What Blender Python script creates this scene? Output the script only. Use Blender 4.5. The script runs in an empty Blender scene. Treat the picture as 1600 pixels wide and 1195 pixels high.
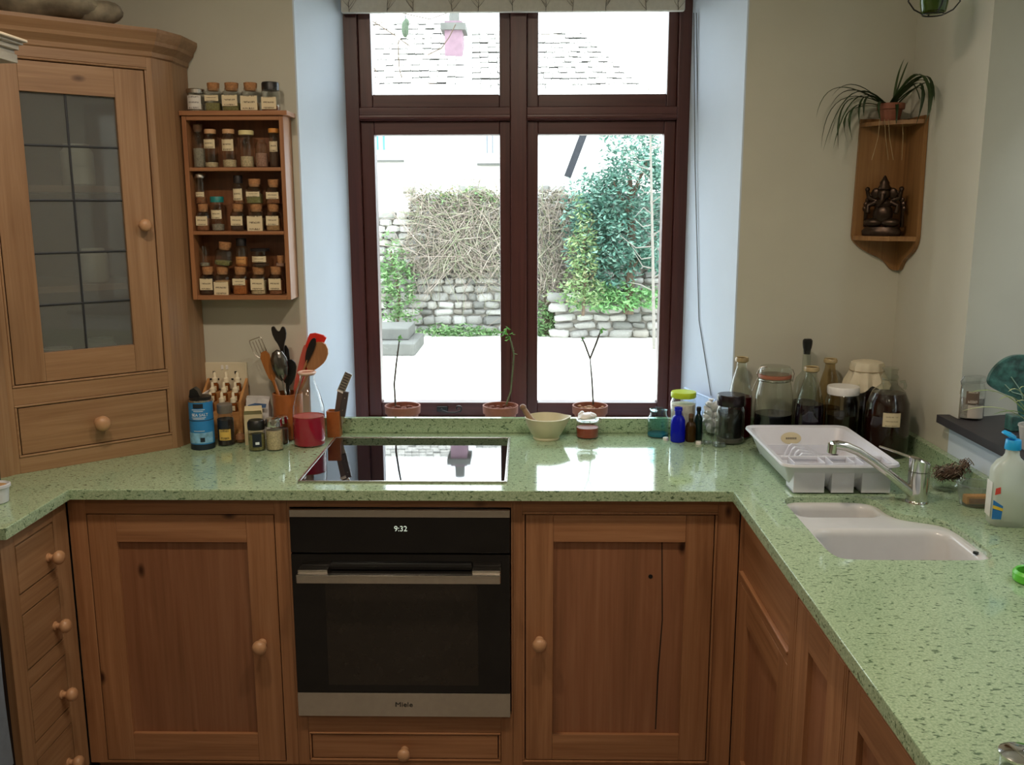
import bpy, bmesh, math, random
from mathutils import Vector, Matrix
random.seed(7)
SC = bpy.context.scene
COL = SC.collection

# ------------------------------------------------------------------ camera
FPX = 1458.5
PITCH, YAW, ROLL = 0.1847, 0.0172, -0.0022
CAMP = Vector((0.0, 0.0, 1.633))
_F = Vector((0, math.cos(PITCH), -math.sin(PITCH)))
_U = Vector((0, math.sin(PITCH), math.cos(PITCH)))
_R = Vector((1, 0, 0))
_rz = Matrix.Rotation(YAW, 3, 'Z')
_F, _U, _R = _rz @ _F, _rz @ _U, _rz @ _R
_R, _U = math.cos(ROLL) * _R + math.sin(ROLL) * _U, -math.sin(ROLL) * _R + math.cos(ROLL) * _U
cd = bpy.data.cameras.new('camera')
cd.sensor_fit = 'HORIZONTAL'; cd.sensor_width = 36.0
cd.lens = FPX / 1600 * 36.0
cd.clip_start = 0.02; cd.clip_end = 200
camo = bpy.data.objects.new('camera', cd); COL.objects.link(camo)
M = Matrix.Identity(4)
for i in range(3):
    M[i][0], M[i][1], M[i][2], M[i][3] = _R[i], _U[i], -_F[i], CAMP[i]
camo.matrix_world = M
SC.camera = camo

def at(x, y, Y):
    """world point at depth Y seen at photo position (x, y)"""
    d = _F + (x - 800) / FPX * _R + (597.5 - y) / FPX * _U
    return CAMP + d * (Y / d.y)

# ------------------------------------------------------------------ world, light, exposure
W = bpy.data.worlds.new('overcast_sky'); SC.world = W; W.use_nodes = True
bg = W.node_tree.nodes['Background']
bg.inputs[0].default_value = (0.84, 0.94, 1.0, 1); bg.inputs[1].default_value = 6.0
SC.view_settings.view_transform = 'Standard'; SC.view_settings.look = 'None'
SC.view_settings.gamma = 1.0; SC.view_settings.use_curve_mapping = False
SC.view_settings.exposure = 0.28
SC.cycles.use_denoising = True
SC.cycles.max_bounces = 10; SC.cycles.diffuse_bounces = 5; SC.cycles.glossy_bounces = 5
SC.cycles.transparent_max_bounces = 40; SC.cycles.transmission_bounces = 6
SC.cycles.sample_clamp_indirect = 6.0
SC.cycles.caustics_reflective = False; SC.cycles.caustics_refractive = False
LAMP_W = 8.0
LAMP_COL = (1.0, 0.83, 0.65)

# ------------------------------------------------------------------ mesh helpers
class B:
    def __init__(s): s.v = []; s.f = []; s.wn = False
    def add(s, vs, fs):
        o = len(s.v); s.v += [tuple(v) for v in vs]; s.f += [tuple(i + o for i in f) for f in fs]; return s
    def box(s, x0, x1, y0, y1, z0, z1, b=0.0):
        if x0 > x1: x0, x1 = x1, x0
        if y0 > y1: y0, y1 = y1, y0
        if z0 > z1: z0, z1 = z1, z0
        if b <= 0:
            return s.add([(x0,y0,z0),(x1,y0,z0),(x1,y1,z0),(x0,y1,z0),(x0,y0,z1),(x1,y0,z1),(x1,y1,z1),(x0,y1,z1)],
                         [(0,3,2,1),(4,5,6,7),(0,1,5,4),(1,2,6,5),(2,3,7,6),(3,0,4,7)])
        bm = bmesh.new(); bmesh.ops.create_cube(bm, size=1.0)
        for v in bm.verts:
            v.co = ((x0+x1)/2 + v.co.x*(x1-x0), (y0+y1)/2 + v.co.y*(y1-y0), (z0+z1)/2 + v.co.z*(z1-z0))
        s.wn = True
        bmesh.ops.bevel(bm, geom=bm.edges[:], offset=min(b, .45*min(x1-x0, y1-y0, z1-z0)), segments=2, affect='EDGES', profile=.5)
        return s.bm(bm)
    def bm(s, bm):
        bm.verts.index_update()
        s.add([v.co[:] for v in bm.verts], [[v.index for v in f.verts] for f in bm.faces]); bm.free(); return s
    def lathe(s, prof, n=24, c=(0,0,0), sq=0.0, M=None, sx=1.0, sy=1.0):
        vs = []; fs = []
        for r, z in prof:
            for i in range(n):
                a = 2*math.pi*(i+.5)/n; ca, sa = math.cos(a), math.sin(a)
                k = 1.0
                if sq > 0: k = (abs(ca)**sq + abs(sa)**sq) ** (-1.0/sq)
                p = Vector((r*k*ca*sx, r*k*sa*sy, z))
                if M is not None: p = M @ p
                vs.append((p.x+c[0], p.y+c[1], p.z+c[2]))
        m = len(prof)
        for j in range(m-1):
            for i in range(n):
                i2 = (i+1) % n
                fs.append((j*n+i, j*n+i2, (j+1)*n+i2, (j+1)*n+i))
        if prof[0][0] > 1e-5: fs.append(tuple(reversed(range(n))))
        if prof[-1][0] > 1e-5: fs.append(tuple((m-1)*n+i for i in range(n)))
        return s.add(vs, fs)
    def open_lathe(s, prof, n=24, **k):
        o = len(s.f); s.lathe(prof, n, **k)
        if prof[-1][0] > 1e-5: s.f.pop()
        return s
    def tube(s, pts, r, n=8, cap=True, flat=1.0, up=None):
        pts = [Vector(p) for p in pts]; m = len(pts)
        rs = r if isinstance(r, (list, tuple)) else [r]*m
        vs = []; fs = []; prev = None
        for i, p in enumerate(pts):
            t = (pts[min(i+1, m-1)] - pts[max(i-1, 0)])
            t = t.normalized() if t.length > 1e-9 else Vector((0,0,1))
            if prev is None:
                ref = Vector(up) if up else (Vector((0,0,1)) if abs(t.z) < .9 else Vector((1,0,0)))
                a = t.cross(ref).normalized()
            else:
                a = (prev - t*prev.dot(t)).normalized()
            b = t.cross(a); prev = a
            for k in range(n):
                g = 2*math.pi*k/n
                vs.append(p + a*(rs[i]*math.cos(g)) + b*(rs[i]*flat*math.sin(g)))
        for i in range(m-1):
            for k in range(n):
                k2 = (k+1) % n
                fs.append((i*n+k, i*n+k2, (i+1)*n+k2, (i+1)*n+k))
        if cap:
            fs.append(tuple(reversed(range(n)))); fs.append(tuple((m-1)*n+k for k in range(n)))
        return s.add(vs, fs)
    def prism(s, out, a0, a1, ax='z'):
        def q(u, v, w):
            return (u, v, w) if ax == 'z' else ((u, w, v) if ax == 'y' else (w, u, v))
        n = len(out)
        vs = [q(u, v, a0) for u, v in out] + [q(u, v, a1) for u, v in out]
        fs = [tuple(reversed(range(n))), tuple(range(n, 2*n))] + [(i, (i+1)%n, n+(i+1)%n, n+i) for i in range(n)]
        return s.add(vs, fs)
    def ball(s, c, rx, ry=None, rz=None, n=14, m=8, M=None):
        ry = ry or rx; rz = rz or rx
        vs = []; fs = []
        for j in range(1, m):
            t = math.pi*j/m
            for i in range(n):
                a = 2*math.pi*i/n
                p = Vector((rx*math.sin(t)*math.cos(a), ry*math.sin(t)*math.sin(a), -rz*math.cos(t)))
                if M is not None: p = M @ p
                vs.append(p + Vector(c))
        lo, hi = Vector((0,0,-rz)), Vector((0,0,rz))
        if M is not None: lo, hi = M @ lo, M @ hi
        vs += [lo + Vector(c), hi + Vector(c)]
        for j in range(m-2):
            for i in range(n):
                i2 = (i+1) % n
                fs.append((j*n+i, j*n+i2, (j+1)*n+i2, (j+1)*n+i))
        L = len(vs)
        for i in range(n):
            fs.append((L-2, (i+1)%n, i)); fs.append((L-1, (m-2)*n+i, (m-2)*n+(i+1)%n))
        return s.add(vs, fs)
    def mesh(s, name, smooth=None):
        me = bpy.data.meshes.new(name)
        me.from_pydata([tuple(v) for v in s.v], [], s.f); me.update()
        bm = bmesh.new(); bm.from_mesh(me); bmesh.ops.recalc_face_normals(bm, faces=bm.faces[:]); bm.to_mesh(me); bm.free()
        if smooth is not None:
            for p in me.polygons: p.use_smooth = True
            me.set_sharp_from_angle(angle=math.radians(smooth))
        return me

def tag(o, label=None, cat=None, group=None, kind=None):
    if label: o['label'] = label
    if cat: o['category'] = cat
    if group: o['group'] = group
    if kind: o['kind'] = kind
    return o
def link(name, data, mat=None, parent=None, loc=(0,0,0), rot=(0,0,0)):
    o = bpy.data.objects.new(name, data); COL.objects.link(o)
    o.location = loc; o.rotation_euler = rot
    if parent is not None: o.parent = parent
    if mat is not None and data is not None:
        if len(data.materials) == 0: data.materials.append(mat)
    return o
def obj(name, b, mat, parent=None, loc=(0,0,0), rot=(0,0,0), sm=35, **k):
    o = link(name, b.mesh(name, sm), mat, parent, loc, rot)
    if b.wn and sm is not None:
        w = o.modifiers.new('weighted_normals', 'WEIGHTED_NORMAL'); w.keep_sharp = True; w.weight = 100
    return tag(o, **k)
def thing(name, label, cat, loc=(0,0,0), rot=(0,0,0), group=None):
    o = link(name, None, None, None, loc, rot); o.empty_display_size = .02
    return tag(o, label, cat, group)
def struct(name, b, mat, parent=None, sm=None, label=None):
    return obj(name, b, mat, parent, sm=sm, kind='structure', label=label)
def chaikin(pts, it=2, closed=True):
    for _ in range(it):
        q = []; n = len(pts)
        for i in range(n if closed else n-1):
            a, b = pts[i], pts[(i+1) % n]
            q.append(tuple(a[k]*.75+b[k]*.25 for k in range(len(a)))); q.append(tuple(a[k]*.25+b[k]*.75 for k in range(len(a))))
        if not closed: q = [pts[0]] + q + [pts[-1]]
        pts = q
    return pts
def rrect(x0, x1, y0, y1, r, n=5):
    p = []
    for cx, cy, a0 in ((x1-r, y1-r, 0), (x0+r, y1-r, 90), (x0+r, y0+r, 180), (x1-r, y0+r, 270)):
        for i in range(n+1):
            a = math.radians(a0 + 90*i/n); p.append((cx+r*math.cos(a), cy+r*math.sin(a)))
    return p
def loft(b, loops, cap0=False, cap1=False):
    n = len(loops[0]); vs = [p for l in loops for p in l]; fs = []
    for j in range(len(loops)-1):
        for i in range(n): fs.append((j*n+i, j*n+(i+1)%n, (j+1)*n+(i+1)%n, (j+1)*n+i))
    if cap0: fs.append(tuple(reversed(range(n))))
    if cap1: fs.append(tuple((len(loops)-1)*n+i for i in range(n)))
    return b.add(vs, fs)
def plate(outer, holes, z0, z1, bev=0.0):
    """flat slab with holes"""
    bm = bmesh.new()
    for lp in [outer] + holes:
        vs = [bm.verts.new((p[0], p[1], z1)) for p in lp]
        for i in range(len(vs)): bm.edges.new((vs[i], vs[(i+1) % len(vs)]))
    bmesh.ops.triangle_fill(bm, use_beauty=True, use_dissolve=False, edges=bm.edges[:])
    top = bm.faces[:]
    r = bmesh.ops.extrude_face_region(bm, geom=top)
    for e in r['geom']:
        if isinstance(e, bmesh.types.BMVert): e.co.z = z0
    bmesh.ops.recalc_face_normals(bm, faces=bm.faces[:])
    if bev:
        bm.normal_update()
        ed = [e for e in bm.edges if len(e.link_faces) == 2 and abs(e.link_faces[0].normal.z) + abs(e.link_faces[1].normal.z) < 1.1
              and abs(e.link_faces[0].normal.z - e.link_faces[1].normal.z) > .9 and e.verts[0].co.z > (z0+z1)/2 and e.verts[1].co.z > (z0+z1)/2]
        bmesh.ops.bevel(bm, geom=ed, offset=bev, segments=2, affect='EDGES', profile=.5)
    r = B().bm(bm); r.wn = True
    return r

# ------------------------------------------------------------------ materials
def lin(h):
    h = h.lstrip('#'); c = [int(h[i:i+2], 16)/255 for i in (0, 2, 4)]
    return tuple(x/12.92 if x <= .04045 else ((x+.055)/1.055)**2.4 for x in c) + (1,)
def newmat(name):
    m = bpy.data.materials.new(name); m.use_nodes = True
    nt = m.node_tree; return m, nt, nt.nodes['Principled BSDF']
def N(nt, t, **k):
    n = nt.nodes.new(t)
    for a, v in k.items(): setattr(n, a, v)
    return n
def ramp(nt, fac, stops, interp='LINEAR'):
    r = N(nt, 'ShaderNodeValToRGB'); r.color_ramp.interpolation = interp
    while len(r.color_ramp.elements) < len(stops): r.color_ramp.elements.new(.5)
    for e, (p, c) in zip(r.color_ramp.elements, stops): e.position = p; e.color = c
    nt.links.new(fac, r.inputs[0]); return r.outputs[0]
def mixc(nt, fac, a, b, mode='MIX'):
    m = N(nt, 'ShaderNodeMix', data_type='RGBA', blend_type=mode)
    for s, v in ((m.inputs[0], fac), (m.inputs[6], a), (m.inputs[7], b)):
        if isinstance(v, (int, float, tuple)): s.default_value = v
        else: nt.links.new(v, s)
    return m.outputs[2]
def noise(nt, vec, scale, detail=4, rough=.55, dist=0):
    n = N(nt, 'ShaderNodeTexNoise'); n.inputs['Scale'].default_value = scale; n.inputs['Detail'].default_value = detail
    n.inputs['Roughness'].default_value = rough; n.inputs['Distortion'].default_value = dist
    if vec is not None: nt.links.new(vec, n.inputs['Vector'])
    return n.outputs['Fac']
def mapping(nt, scale, src='Object', randomize=True):
    tc = N(nt, 'ShaderNodeTexCoord'); mp = N(nt, 'ShaderNodeMapping'); mp.inputs['Scale'].default_value = scale
    nt.links.new(tc.outputs[src], mp.inputs['Vector'])
    if randomize:
        oi = N(nt, 'ShaderNodeObjectInfo'); mu = N(nt, 'ShaderNodeMath', operation='MULTIPLY'); mu.inputs[1].default_value = 37.0
        nt.links.new(oi.outputs['Random'], mu.inputs[0])
        nt.links.new(mu.outputs[0], mp.inputs['Location'])
    return mp.outputs[0]
def bump(nt, bs, h, strength=.2, dist=.002):
    b = N(nt, 'ShaderNodeBump'); b.inputs['Strength'].default_value = strength; b.inputs['Distance'].default_value = dist
    nt.links.new(h, b.inputs['Height']); nt.links.new(b.outputs[0], bs.inputs['Normal'])
def plain(name, c, rough=.5, metal=0.0, var=.06, scale=30, spec=None, coat=0, trans=0, bmp=0):
    m, nt, bs = newmat(name); c = lin(c) if isinstance(c, str) else c
    v = mapping(nt, (1,1,1)); f = noise(nt, v, scale, 3)
    lo = tuple(max(0, x*(1-var)) for x in c[:3]) + (1,); hi = tuple(min(1, x*(1+var)) for x in c[:3]) + (1,)
    nt.links.new(ramp(nt, f, [(.3, lo), (.7, hi)]), bs.inputs['Base Color'])
    bs.inputs['Roughness'].default_value = rough; bs.inputs['Metallic'].default_value = metal
    if spec is not None: bs.inputs['Specular IOR Level'].default_value = spec
    if coat: bs.inputs['Coat Weight'].default_value = coat; bs.inputs['Coat Roughness'].default_value = .05
    if bmp: bump(nt, bs, f, bmp)
    return m
def wood(name, ca, cb, cc, axis='z', rough=.42, s=1.0, knots=True):
    m, nt, bs = newmat(name)
    k = {'z': (26*s, 26*s, 1.6*s), 'x': (1.6*s, 26*s, 26*s), 'y': (26*s, 1.6*s, 26*s)}[axis]
    v = mapping(nt, k)
    f1 = noise(nt, v, 1.0, 4, .6, .9)
    k2 = tuple(x*5 if x > 3 else x*2 for x in k); f2 = noise(nt, mapping(nt, k2), 1.0, 3, .6, .2)
    k3 = tuple(x*.12 if x > 3 else x*.6 for x in k); f3 = noise(nt, mapping(nt, k3), 1.0, 2)
    c = ramp(nt, f1, [(.30, lin(cb)), (.5, lin(ca)), (.72, lin(cc))])
    c = mixc(nt, .35, c, ramp(nt, f2, [(.35, lin(cb)), (.65, lin(cc))]))
    c = mixc(nt, .3, c, ramp(nt, f3, [(.35, (.55,.5,.45,1)), (.65, (1.1,1.1,1.1,1))]), 'MULTIPLY')
    if knots:
        kk = {'z': (7, 7, 3.4), 'x': (3.4, 7, 7), 'y': (7, 3.4, 7)}[axis]
        vo = N(nt, 'ShaderNodeTexVoronoi'); vo.inputs['Scale'].default_value = 1.0
        nt.links.new(mapping(nt, kk), vo.inputs['Vector'])
        kf = ramp(nt, vo.outputs['Distance'], [(.03, (1,1,1,1)), (.09, (0,0,0,1))])
        c = mixc(nt, kf, c, lin('#3a1c0c'))
    nt.links.new(c, bs.inputs['Base Color'])
    bs.inputs['Roughness'].default_value = rough
    bump(nt, bs, f2, .12, .001)
    return m
def thin_glass(name, tint=(1,1,1,1), rough=0.0, boost=1.0, ior=1.45, haze=0.0, hazec=(.8,.8,.8,1)):
    m, nt, bs = newmat(name); out = nt.nodes['Material Output']; nt.nodes.remove(bs)
    tr = N(nt, 'ShaderNodeBsdfTransparent'); tr.inputs[0].default_value = tint
    gl = N(nt, 'ShaderNodeBsdfGlossy'); gl.inputs['Roughness'].default_value = rough
    fr = N(nt, 'ShaderNodeFresnel'); ge = N(nt, 'ShaderNodeNewGeometry')   # same reflectance on both sides of the thin wall
    mr = N(nt, 'ShaderNodeMapRange'); mr.inputs['To Min'].default_value = ior; mr.inputs['To Max'].default_value = 1/ior
    nt.links.new(ge.outputs['Backfacing'], mr.inputs['Value']); nt.links.new(mr.outputs[0], fr.inputs['IOR'])
    mu = N(nt, 'ShaderNodeMath', operation='MULTIPLY'); mu.inputs[1].default_value = boost; mu.use_clamp = True
    nt.links.new(fr.outputs[0], mu.inputs[0])
    mx = N(nt, 'ShaderNodeMixShader'); nt.links.new(mu.outputs[0], mx.inputs[0]); nt.links.new(tr.outputs[0], mx.inputs[1]); nt.links.new(gl.outputs[0], mx.inputs[2])
    last = mx
    if haze:
        df = N(nt, 'ShaderNodeBsdfDiffuse'); df.inputs[0].default_value = hazec
        tl = N(nt, 'ShaderNodeBsdfTranslucent'); tl.inputs[0].default_value = hazec
        m2 = N(nt, 'ShaderNodeMixShader'); m2.inputs[0].default_value = .5
        nt.links.new(df.outputs[0], m2.inputs[1]); nt.links.new(tl.outputs[0], m2.inputs[2])
        m3 = N(nt, 'ShaderNodeMixShader'); m3.inputs[0].default_value = haze
        nt.links.new(mx.outputs[0], m3.inputs[1]); nt.links.new(m2.outputs[0], m3.inputs[2]); last = m3
    nt.links.new(last.outputs[0], out.inputs[0]); return m
def liquid(name, c, trans=.35, rough=.08):
    """tinted liquid: part of the light comes through, the rest scatters"""
    m, nt, bs = newmat(name); out = nt.nodes['Material Output']; c = lin(c)
    v = mapping(nt, (1,1,1)); f = noise(nt, v, 20, 2)
    nt.links.new(ramp(nt, f, [(.3, tuple(x*.92 for x in c[:3])+(1,)), (.7, c)]), bs.inputs['Base Color'])
    bs.inputs['Roughness'].default_value = rough
    tl = N(nt, 'ShaderNodeBsdfTranslucent'); tl.inputs[0].default_value = c
    mx = N(nt, 'ShaderNodeMixShader'); mx.inputs[0].default_value = trans
    nt.links.new(bs.outputs[0], mx.inputs[1]); nt.links.new(tl.outputs[0], mx.inputs[2]); nt.links.new(mx.outputs[0], out.inputs[0])
    return m
def paper(name, c, ink, lines=260, amount=.62):
    """paper label with rows of illegible handwriting"""
    m, nt, bs = newmat(name)
    tc = N(nt, 'ShaderNodeTexCoord'); sp = N(nt, 'ShaderNodeSeparateXYZ'); nt.links.new(tc.outputs['Generated'], sp.inputs[0])
    wv = N(nt, 'ShaderNodeMath', operation='MULTIPLY'); wv.inputs[1].default_value = lines; nt.links.new(sp.outputs['Z'], wv.inputs[0])
    sn = N(nt, 'ShaderNodeMath', operation='SINE'); nt.links.new(wv.outputs[0], sn.inputs[0])
    mp = N(nt, 'ShaderNodeMapping'); mp.inputs['Scale'].default_value = (34, 1, 9); nt.links.new(tc.outputs['Generated'], mp.inputs[0])
    oi = N(nt, 'ShaderNodeObjectInfo'); nt.links.new(oi.outputs['Random'], mp.inputs['Location'])
    nz = noise(nt, mp.outputs[0], 1.0, 2)
    a = N(nt, 'ShaderNodeMath', operation='MULTIPLY'); nt.links.new(sn.outputs[0], a.inputs[0])
    nt.links.new(ramp(nt, nz, [(.40, (0,0,0,1)), (.52, (1,1,1,1))]), a.inputs[1])
    mg = ramp(nt, sp.outputs['X'], [(0, (0,0,0,1)), (.10, (0,0,0,1)), (.14, (1,1,1,1)), (.84, (1,1,1,1)), (.9, (0,0,0,1))])
    a2 = N(nt, 'ShaderNodeMath', operation='MULTIPLY'); nt.links.new(a.outputs[0], a2.inputs[0]); nt.links.new(mg, a2.inputs[1])
    k = ramp(nt, a2.outputs[0], [(amount-.1, (0,0,0,1)), (amount+.25, (.85,.85,.85,1))])
    nt.links.new(mixc(nt, k, lin(c), lin(ink)), bs.inputs['Base Color']); bs.inputs['Roughness'].default_value = .7
    return m
def islands(name, stops, rough=.8, spec=.3, trans=0):
    """one colour per stone, leaf or twig"""
    m, nt, bs = newmat(name)
    g = N(nt, 'ShaderNodeNewGeometry'); oi = N(nt, 'ShaderNodeObjectInfo')
    ad = N(nt, 'ShaderNodeMath', operation='ADD'); nt.links.new(g.outputs['Random Per Island'], ad.inputs[0]); nt.links.new(oi.outputs['Random'], ad.inputs[1])
    fr = N(nt, 'ShaderNodeMath', operation='FRACT'); nt.links.new(ad.outputs[0], fr.inputs[0])
    n = len(stops); c = ramp(nt, fr.outputs[0], [((i+.0)/max(1, n-1), lin(s)) for i, s in enumerate(stops)])
    f = noise(nt, mapping(nt, (1,1,1)), 14, 4)
    c = mixc(nt, .5, c, ramp(nt, f, [(.3, (.6,.6,.6,1)), (.7, (1.15,1.15,1.15,1))]), 'MULTIPLY')
    nt.links.new(c, bs.inputs['Base Color']); bs.inputs['Roughness'].default_value = rough; bs.inputs['Specular IOR Level'].default_value = spec
    if trans:
        out = nt.nodes['Material Output']; tl = N(nt, 'ShaderNodeBsdfTranslucent'); nt.links.new(c, tl.inputs[0])
        mx = N(nt, 'ShaderNodeMixShader'); mx.inputs[0].default_value = trans
        nt.links.new(bs.outputs[0], mx.inputs[1]); nt.links.new(tl.outputs[0], mx.inputs[2]); nt.links.new(mx.outputs[0], out.inputs[0])
    return m
def emit(name, c, s):
    m, nt, bs = newmat(name); bs.inputs['Base Color'].default_value = lin(c)
    bs.inputs['Emission Color'].default_value = lin(c); bs.inputs['Emission Strength'].default_value = s; return m

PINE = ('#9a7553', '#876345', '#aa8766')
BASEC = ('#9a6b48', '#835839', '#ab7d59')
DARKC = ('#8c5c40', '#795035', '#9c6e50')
m_pine_z = wood('pine_upright', *PINE, axis='z'); m_pine_x = wood('pine_level', *PINE, axis='x')
m_pine_y = wood('pine_level_deep', *PINE, axis='y')
m_base_z = wood('waxed_pine_upright', *BASEC, axis='z'); m_base_x = wood('waxed_pine_level', *BASEC, axis='x'); m_base_y = wood('waxed_pine_level_deep', *BASEC, axis='y')
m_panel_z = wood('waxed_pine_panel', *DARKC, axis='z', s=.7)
m_rack = wood('orange_pine', '#9c6a45', '#855433', '#ad7b54', axis='x', knots=False)
m_rack_z = wood('orange_pine_upright', '#9c6a45', '#855433', '#ad7b54', axis='z', knots=False)
m_shelfwood = wood('olive_brown_pine', '#8a6238', '#74502b', '#9b7245', axis='z', knots=False)
m_mahog = wood('dark_stained_frame', '#502a28', '#422020', '#5e3431', axis='z', rough=.33, s=.8, knots=False)
m_mahog_x = wood('dark_stained_frame_level', '#502a28', '#422020', '#5e3431', axis='x', rough=.33, s=.8, knots=False)
m_spoonwood = wood('beech', '#a9764a', '#946340', '#b98558', axis='z', knots=False, s=2)
m_orangewood = wood('oiled_wood', '#a5652c', '#8c5220', '#b8763a', axis='z', knots=False, s=2)
m_knob = plain('turned_knob_wood', '#b58a66', .38, var=.12)
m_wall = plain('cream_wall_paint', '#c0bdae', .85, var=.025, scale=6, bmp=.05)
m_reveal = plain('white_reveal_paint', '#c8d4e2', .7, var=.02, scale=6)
m_ceil = plain('ceiling_white', '#e8e4da', .9, var=.02, scale=4)
m_floor = plain('stone_floor', '#8d857b', .5, var=.15, scale=5)
m_steel = plain('brushed_steel', '#c8c2b9', .27, 1.0, var=.05, scale=60)
m_chrome = plain('chrome', '#d9d6d2', .1, 1.0, var=.02)
m_black = plain('black_plastic', '#141414', .35, var=.1)
m_blacksatin = plain('black_satin', '#1a1514', .3, var=.1)
m_carcass = plain('cabinet_gap_shade', '#24150d', .9, var=.15)  # shade in the door and drawer gaps is put into this colour
m_gap = plain('shadow_gap_black', '#0a0604', .9, var=.1)
m_white = plain('white_plastic', '#e6e2de', .35, var=.02)
m_cork = plain('cork', '#a9784e', .8, var=.25, scale=160)
m_terra = plain('terracotta', '#86503c', .75, var=.12, scale=40)
m_copper = plain('copper_brown_glaze', '#a5602f', .35, var=.15, scale=25)
m_glass = thin_glass('clear_glass', (.95,.97,.96,1), 0, 2.0)
m_pane = thin_glass('window_glass', (.97,.98,.98,1), 0, 1.0)
m_tealglass = thin_glass('teal_glass', (.72,.93,.93,1), 0, 1.8)
m_paper = paper('cream_paper_label', '#d9c9a6', '#4a3a28', 14, .5)
m_slate = plain('slate', '#2a2527', .5, var=.2, scale=20)

# green speckled quartz worktop
def counter_mat():
    m, nt, bs = newmat('green_quartz')
    v = mapping(nt, (1,1,1), randomize=False)
    big = noise(nt, v, 5, 3)
    c = ramp(nt, big, [(.3, lin('#90aa86')), (.7, lin('#a4bb97'))])
    n2 = noise(nt, v, 230, 3); c = mixc(nt, .55, c, ramp(nt, n2, [(.36, lin('#7c9676')), (.62, lin('#b6c8a8'))]))
    vs = N(nt, 'ShaderNodeVectorMath', operation='MULTIPLY'); vs.inputs[1].default_value = (.55, 1, 1); nt.links.new(v, vs.inputs[0])
    n3 = noise(nt, vs.outputs[0], 150, 2, .5, .6)
    c = mixc(nt, ramp(nt, n3, [(.595, (0,0,0,1)), (.665, (1,1,1,1))]), c, lin('#526a4e'))
    n4 = noise(nt, v, 120, 2, .5, .4)
    c = mixc(nt, ramp(nt, n4, [(.71, (0,0,0,1)), (.76, (.8,.8,.8,1))]), c, lin('#c8d6b4'))
    nt.links.new(c, bs.inputs['Base Color']); bs.inputs['Roughness'].default_value = .085
    bs.inputs['Specular IOR Level'].default_value = 1.0
    return m
m_counter = counter_mat()
def blackglass(name, c, rough, ior):
    m = plain(name, c, rough, var=.1); bs = m.node_tree.nodes['Principled BSDF']; bs.inputs['IOR'].default_value = ior; return m
m_hob = blackglass('black_hob_glass', '#0c0b10', .02, 1.9)
m_ovenglass = blackglass('black_oven_glass', '#0b0a0b', .05, 1.5)
m_ovenwin = blackglass('smoked_oven_window', '#241f1a', .12, 1.5)

# ------------------------------------------------------------------ the room
YW, YWIN, XL, XR, YB, ZCEIL = 3.03, 3.40, -1.88, 1.19, -2.4, 2.55
ZC = 0.90
struct('floor', B().box(XL-.1, 1.75, YB-.1, 3.6, -.02, 0), m_floor, label='grey stone kitchen floor')
struct('ceiling', B().box(XL-.1, 1.75, YB-.1, 3.6, ZCEIL, ZCEIL+.05), m_ceil)
wb = B()
wb.prism([(XL-.1, YW), (-.727, YW), (-.647, YWIN), (-.647, 3.6), (XL-.1, 3.6)], 0, ZCEIL)
wb.prism([(.676, YW), (XR+.02, YW), (XR+.02, 3.6), (.571, 3.6), (.571, YWIN)], 0, ZCEIL)
wb.prism([(-.727, YW), (.676, YW), (.571, YWIN), (.571, 3.6), (-.647, 3.6), (-.647, YWIN)], 0, .845)
wb.prism([(-.727, YW), (.676, YW), (.571, YWIN), (.571, 3.6), (-.647, 3.6), (-.647, YWIN)], 2.42, ZCEIL)
struct('wall_back', wb, m_wall, label='cream painted wall around the window')
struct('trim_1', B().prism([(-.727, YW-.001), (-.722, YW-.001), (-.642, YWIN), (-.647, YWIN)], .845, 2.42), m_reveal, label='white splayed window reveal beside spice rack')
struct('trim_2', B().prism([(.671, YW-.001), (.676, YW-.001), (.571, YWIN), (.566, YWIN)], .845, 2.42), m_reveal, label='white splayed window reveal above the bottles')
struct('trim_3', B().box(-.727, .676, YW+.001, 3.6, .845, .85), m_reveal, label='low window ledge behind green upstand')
wr = B()
wr.prism([(XR, 3.05), (XR, 2.54), (1.60, 2.68), (1.75, 2.68), (1.75, 3.6), (XR+.02, 3.6)], 0, ZCEIL)
wr.prism([(XR, 1.0), (XR, YB), (1.75, YB), (1.75, .86), (1.60, .86)], 0, ZCEIL)
wr.prism([(XR, 2.54), (XR, 1.0), (1.60, .86), (1.75, .86), (1.75, 2.68), (1.60, 2.68)], 0, 1.035)
wr.prism([(XR, 2.54), (XR, 1.0), (1.60, .86), (1.75, .86), (1.75, 2.68), (1.60, 2.68)], 2.25, ZCEIL)
struct('wall_right', wr, m_wall, label='cream painted side wall with window recess')
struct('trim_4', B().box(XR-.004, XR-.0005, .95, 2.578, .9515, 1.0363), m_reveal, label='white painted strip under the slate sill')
struct('wall_left', B().box(XL-.1, XL, YB-.1, YW, 0, ZCEIL), m_wall)
struct('wall_behind', B().box(XL-.1, 1.75, YB-.1, YB, 0, ZCEIL), m_wall)

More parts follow.
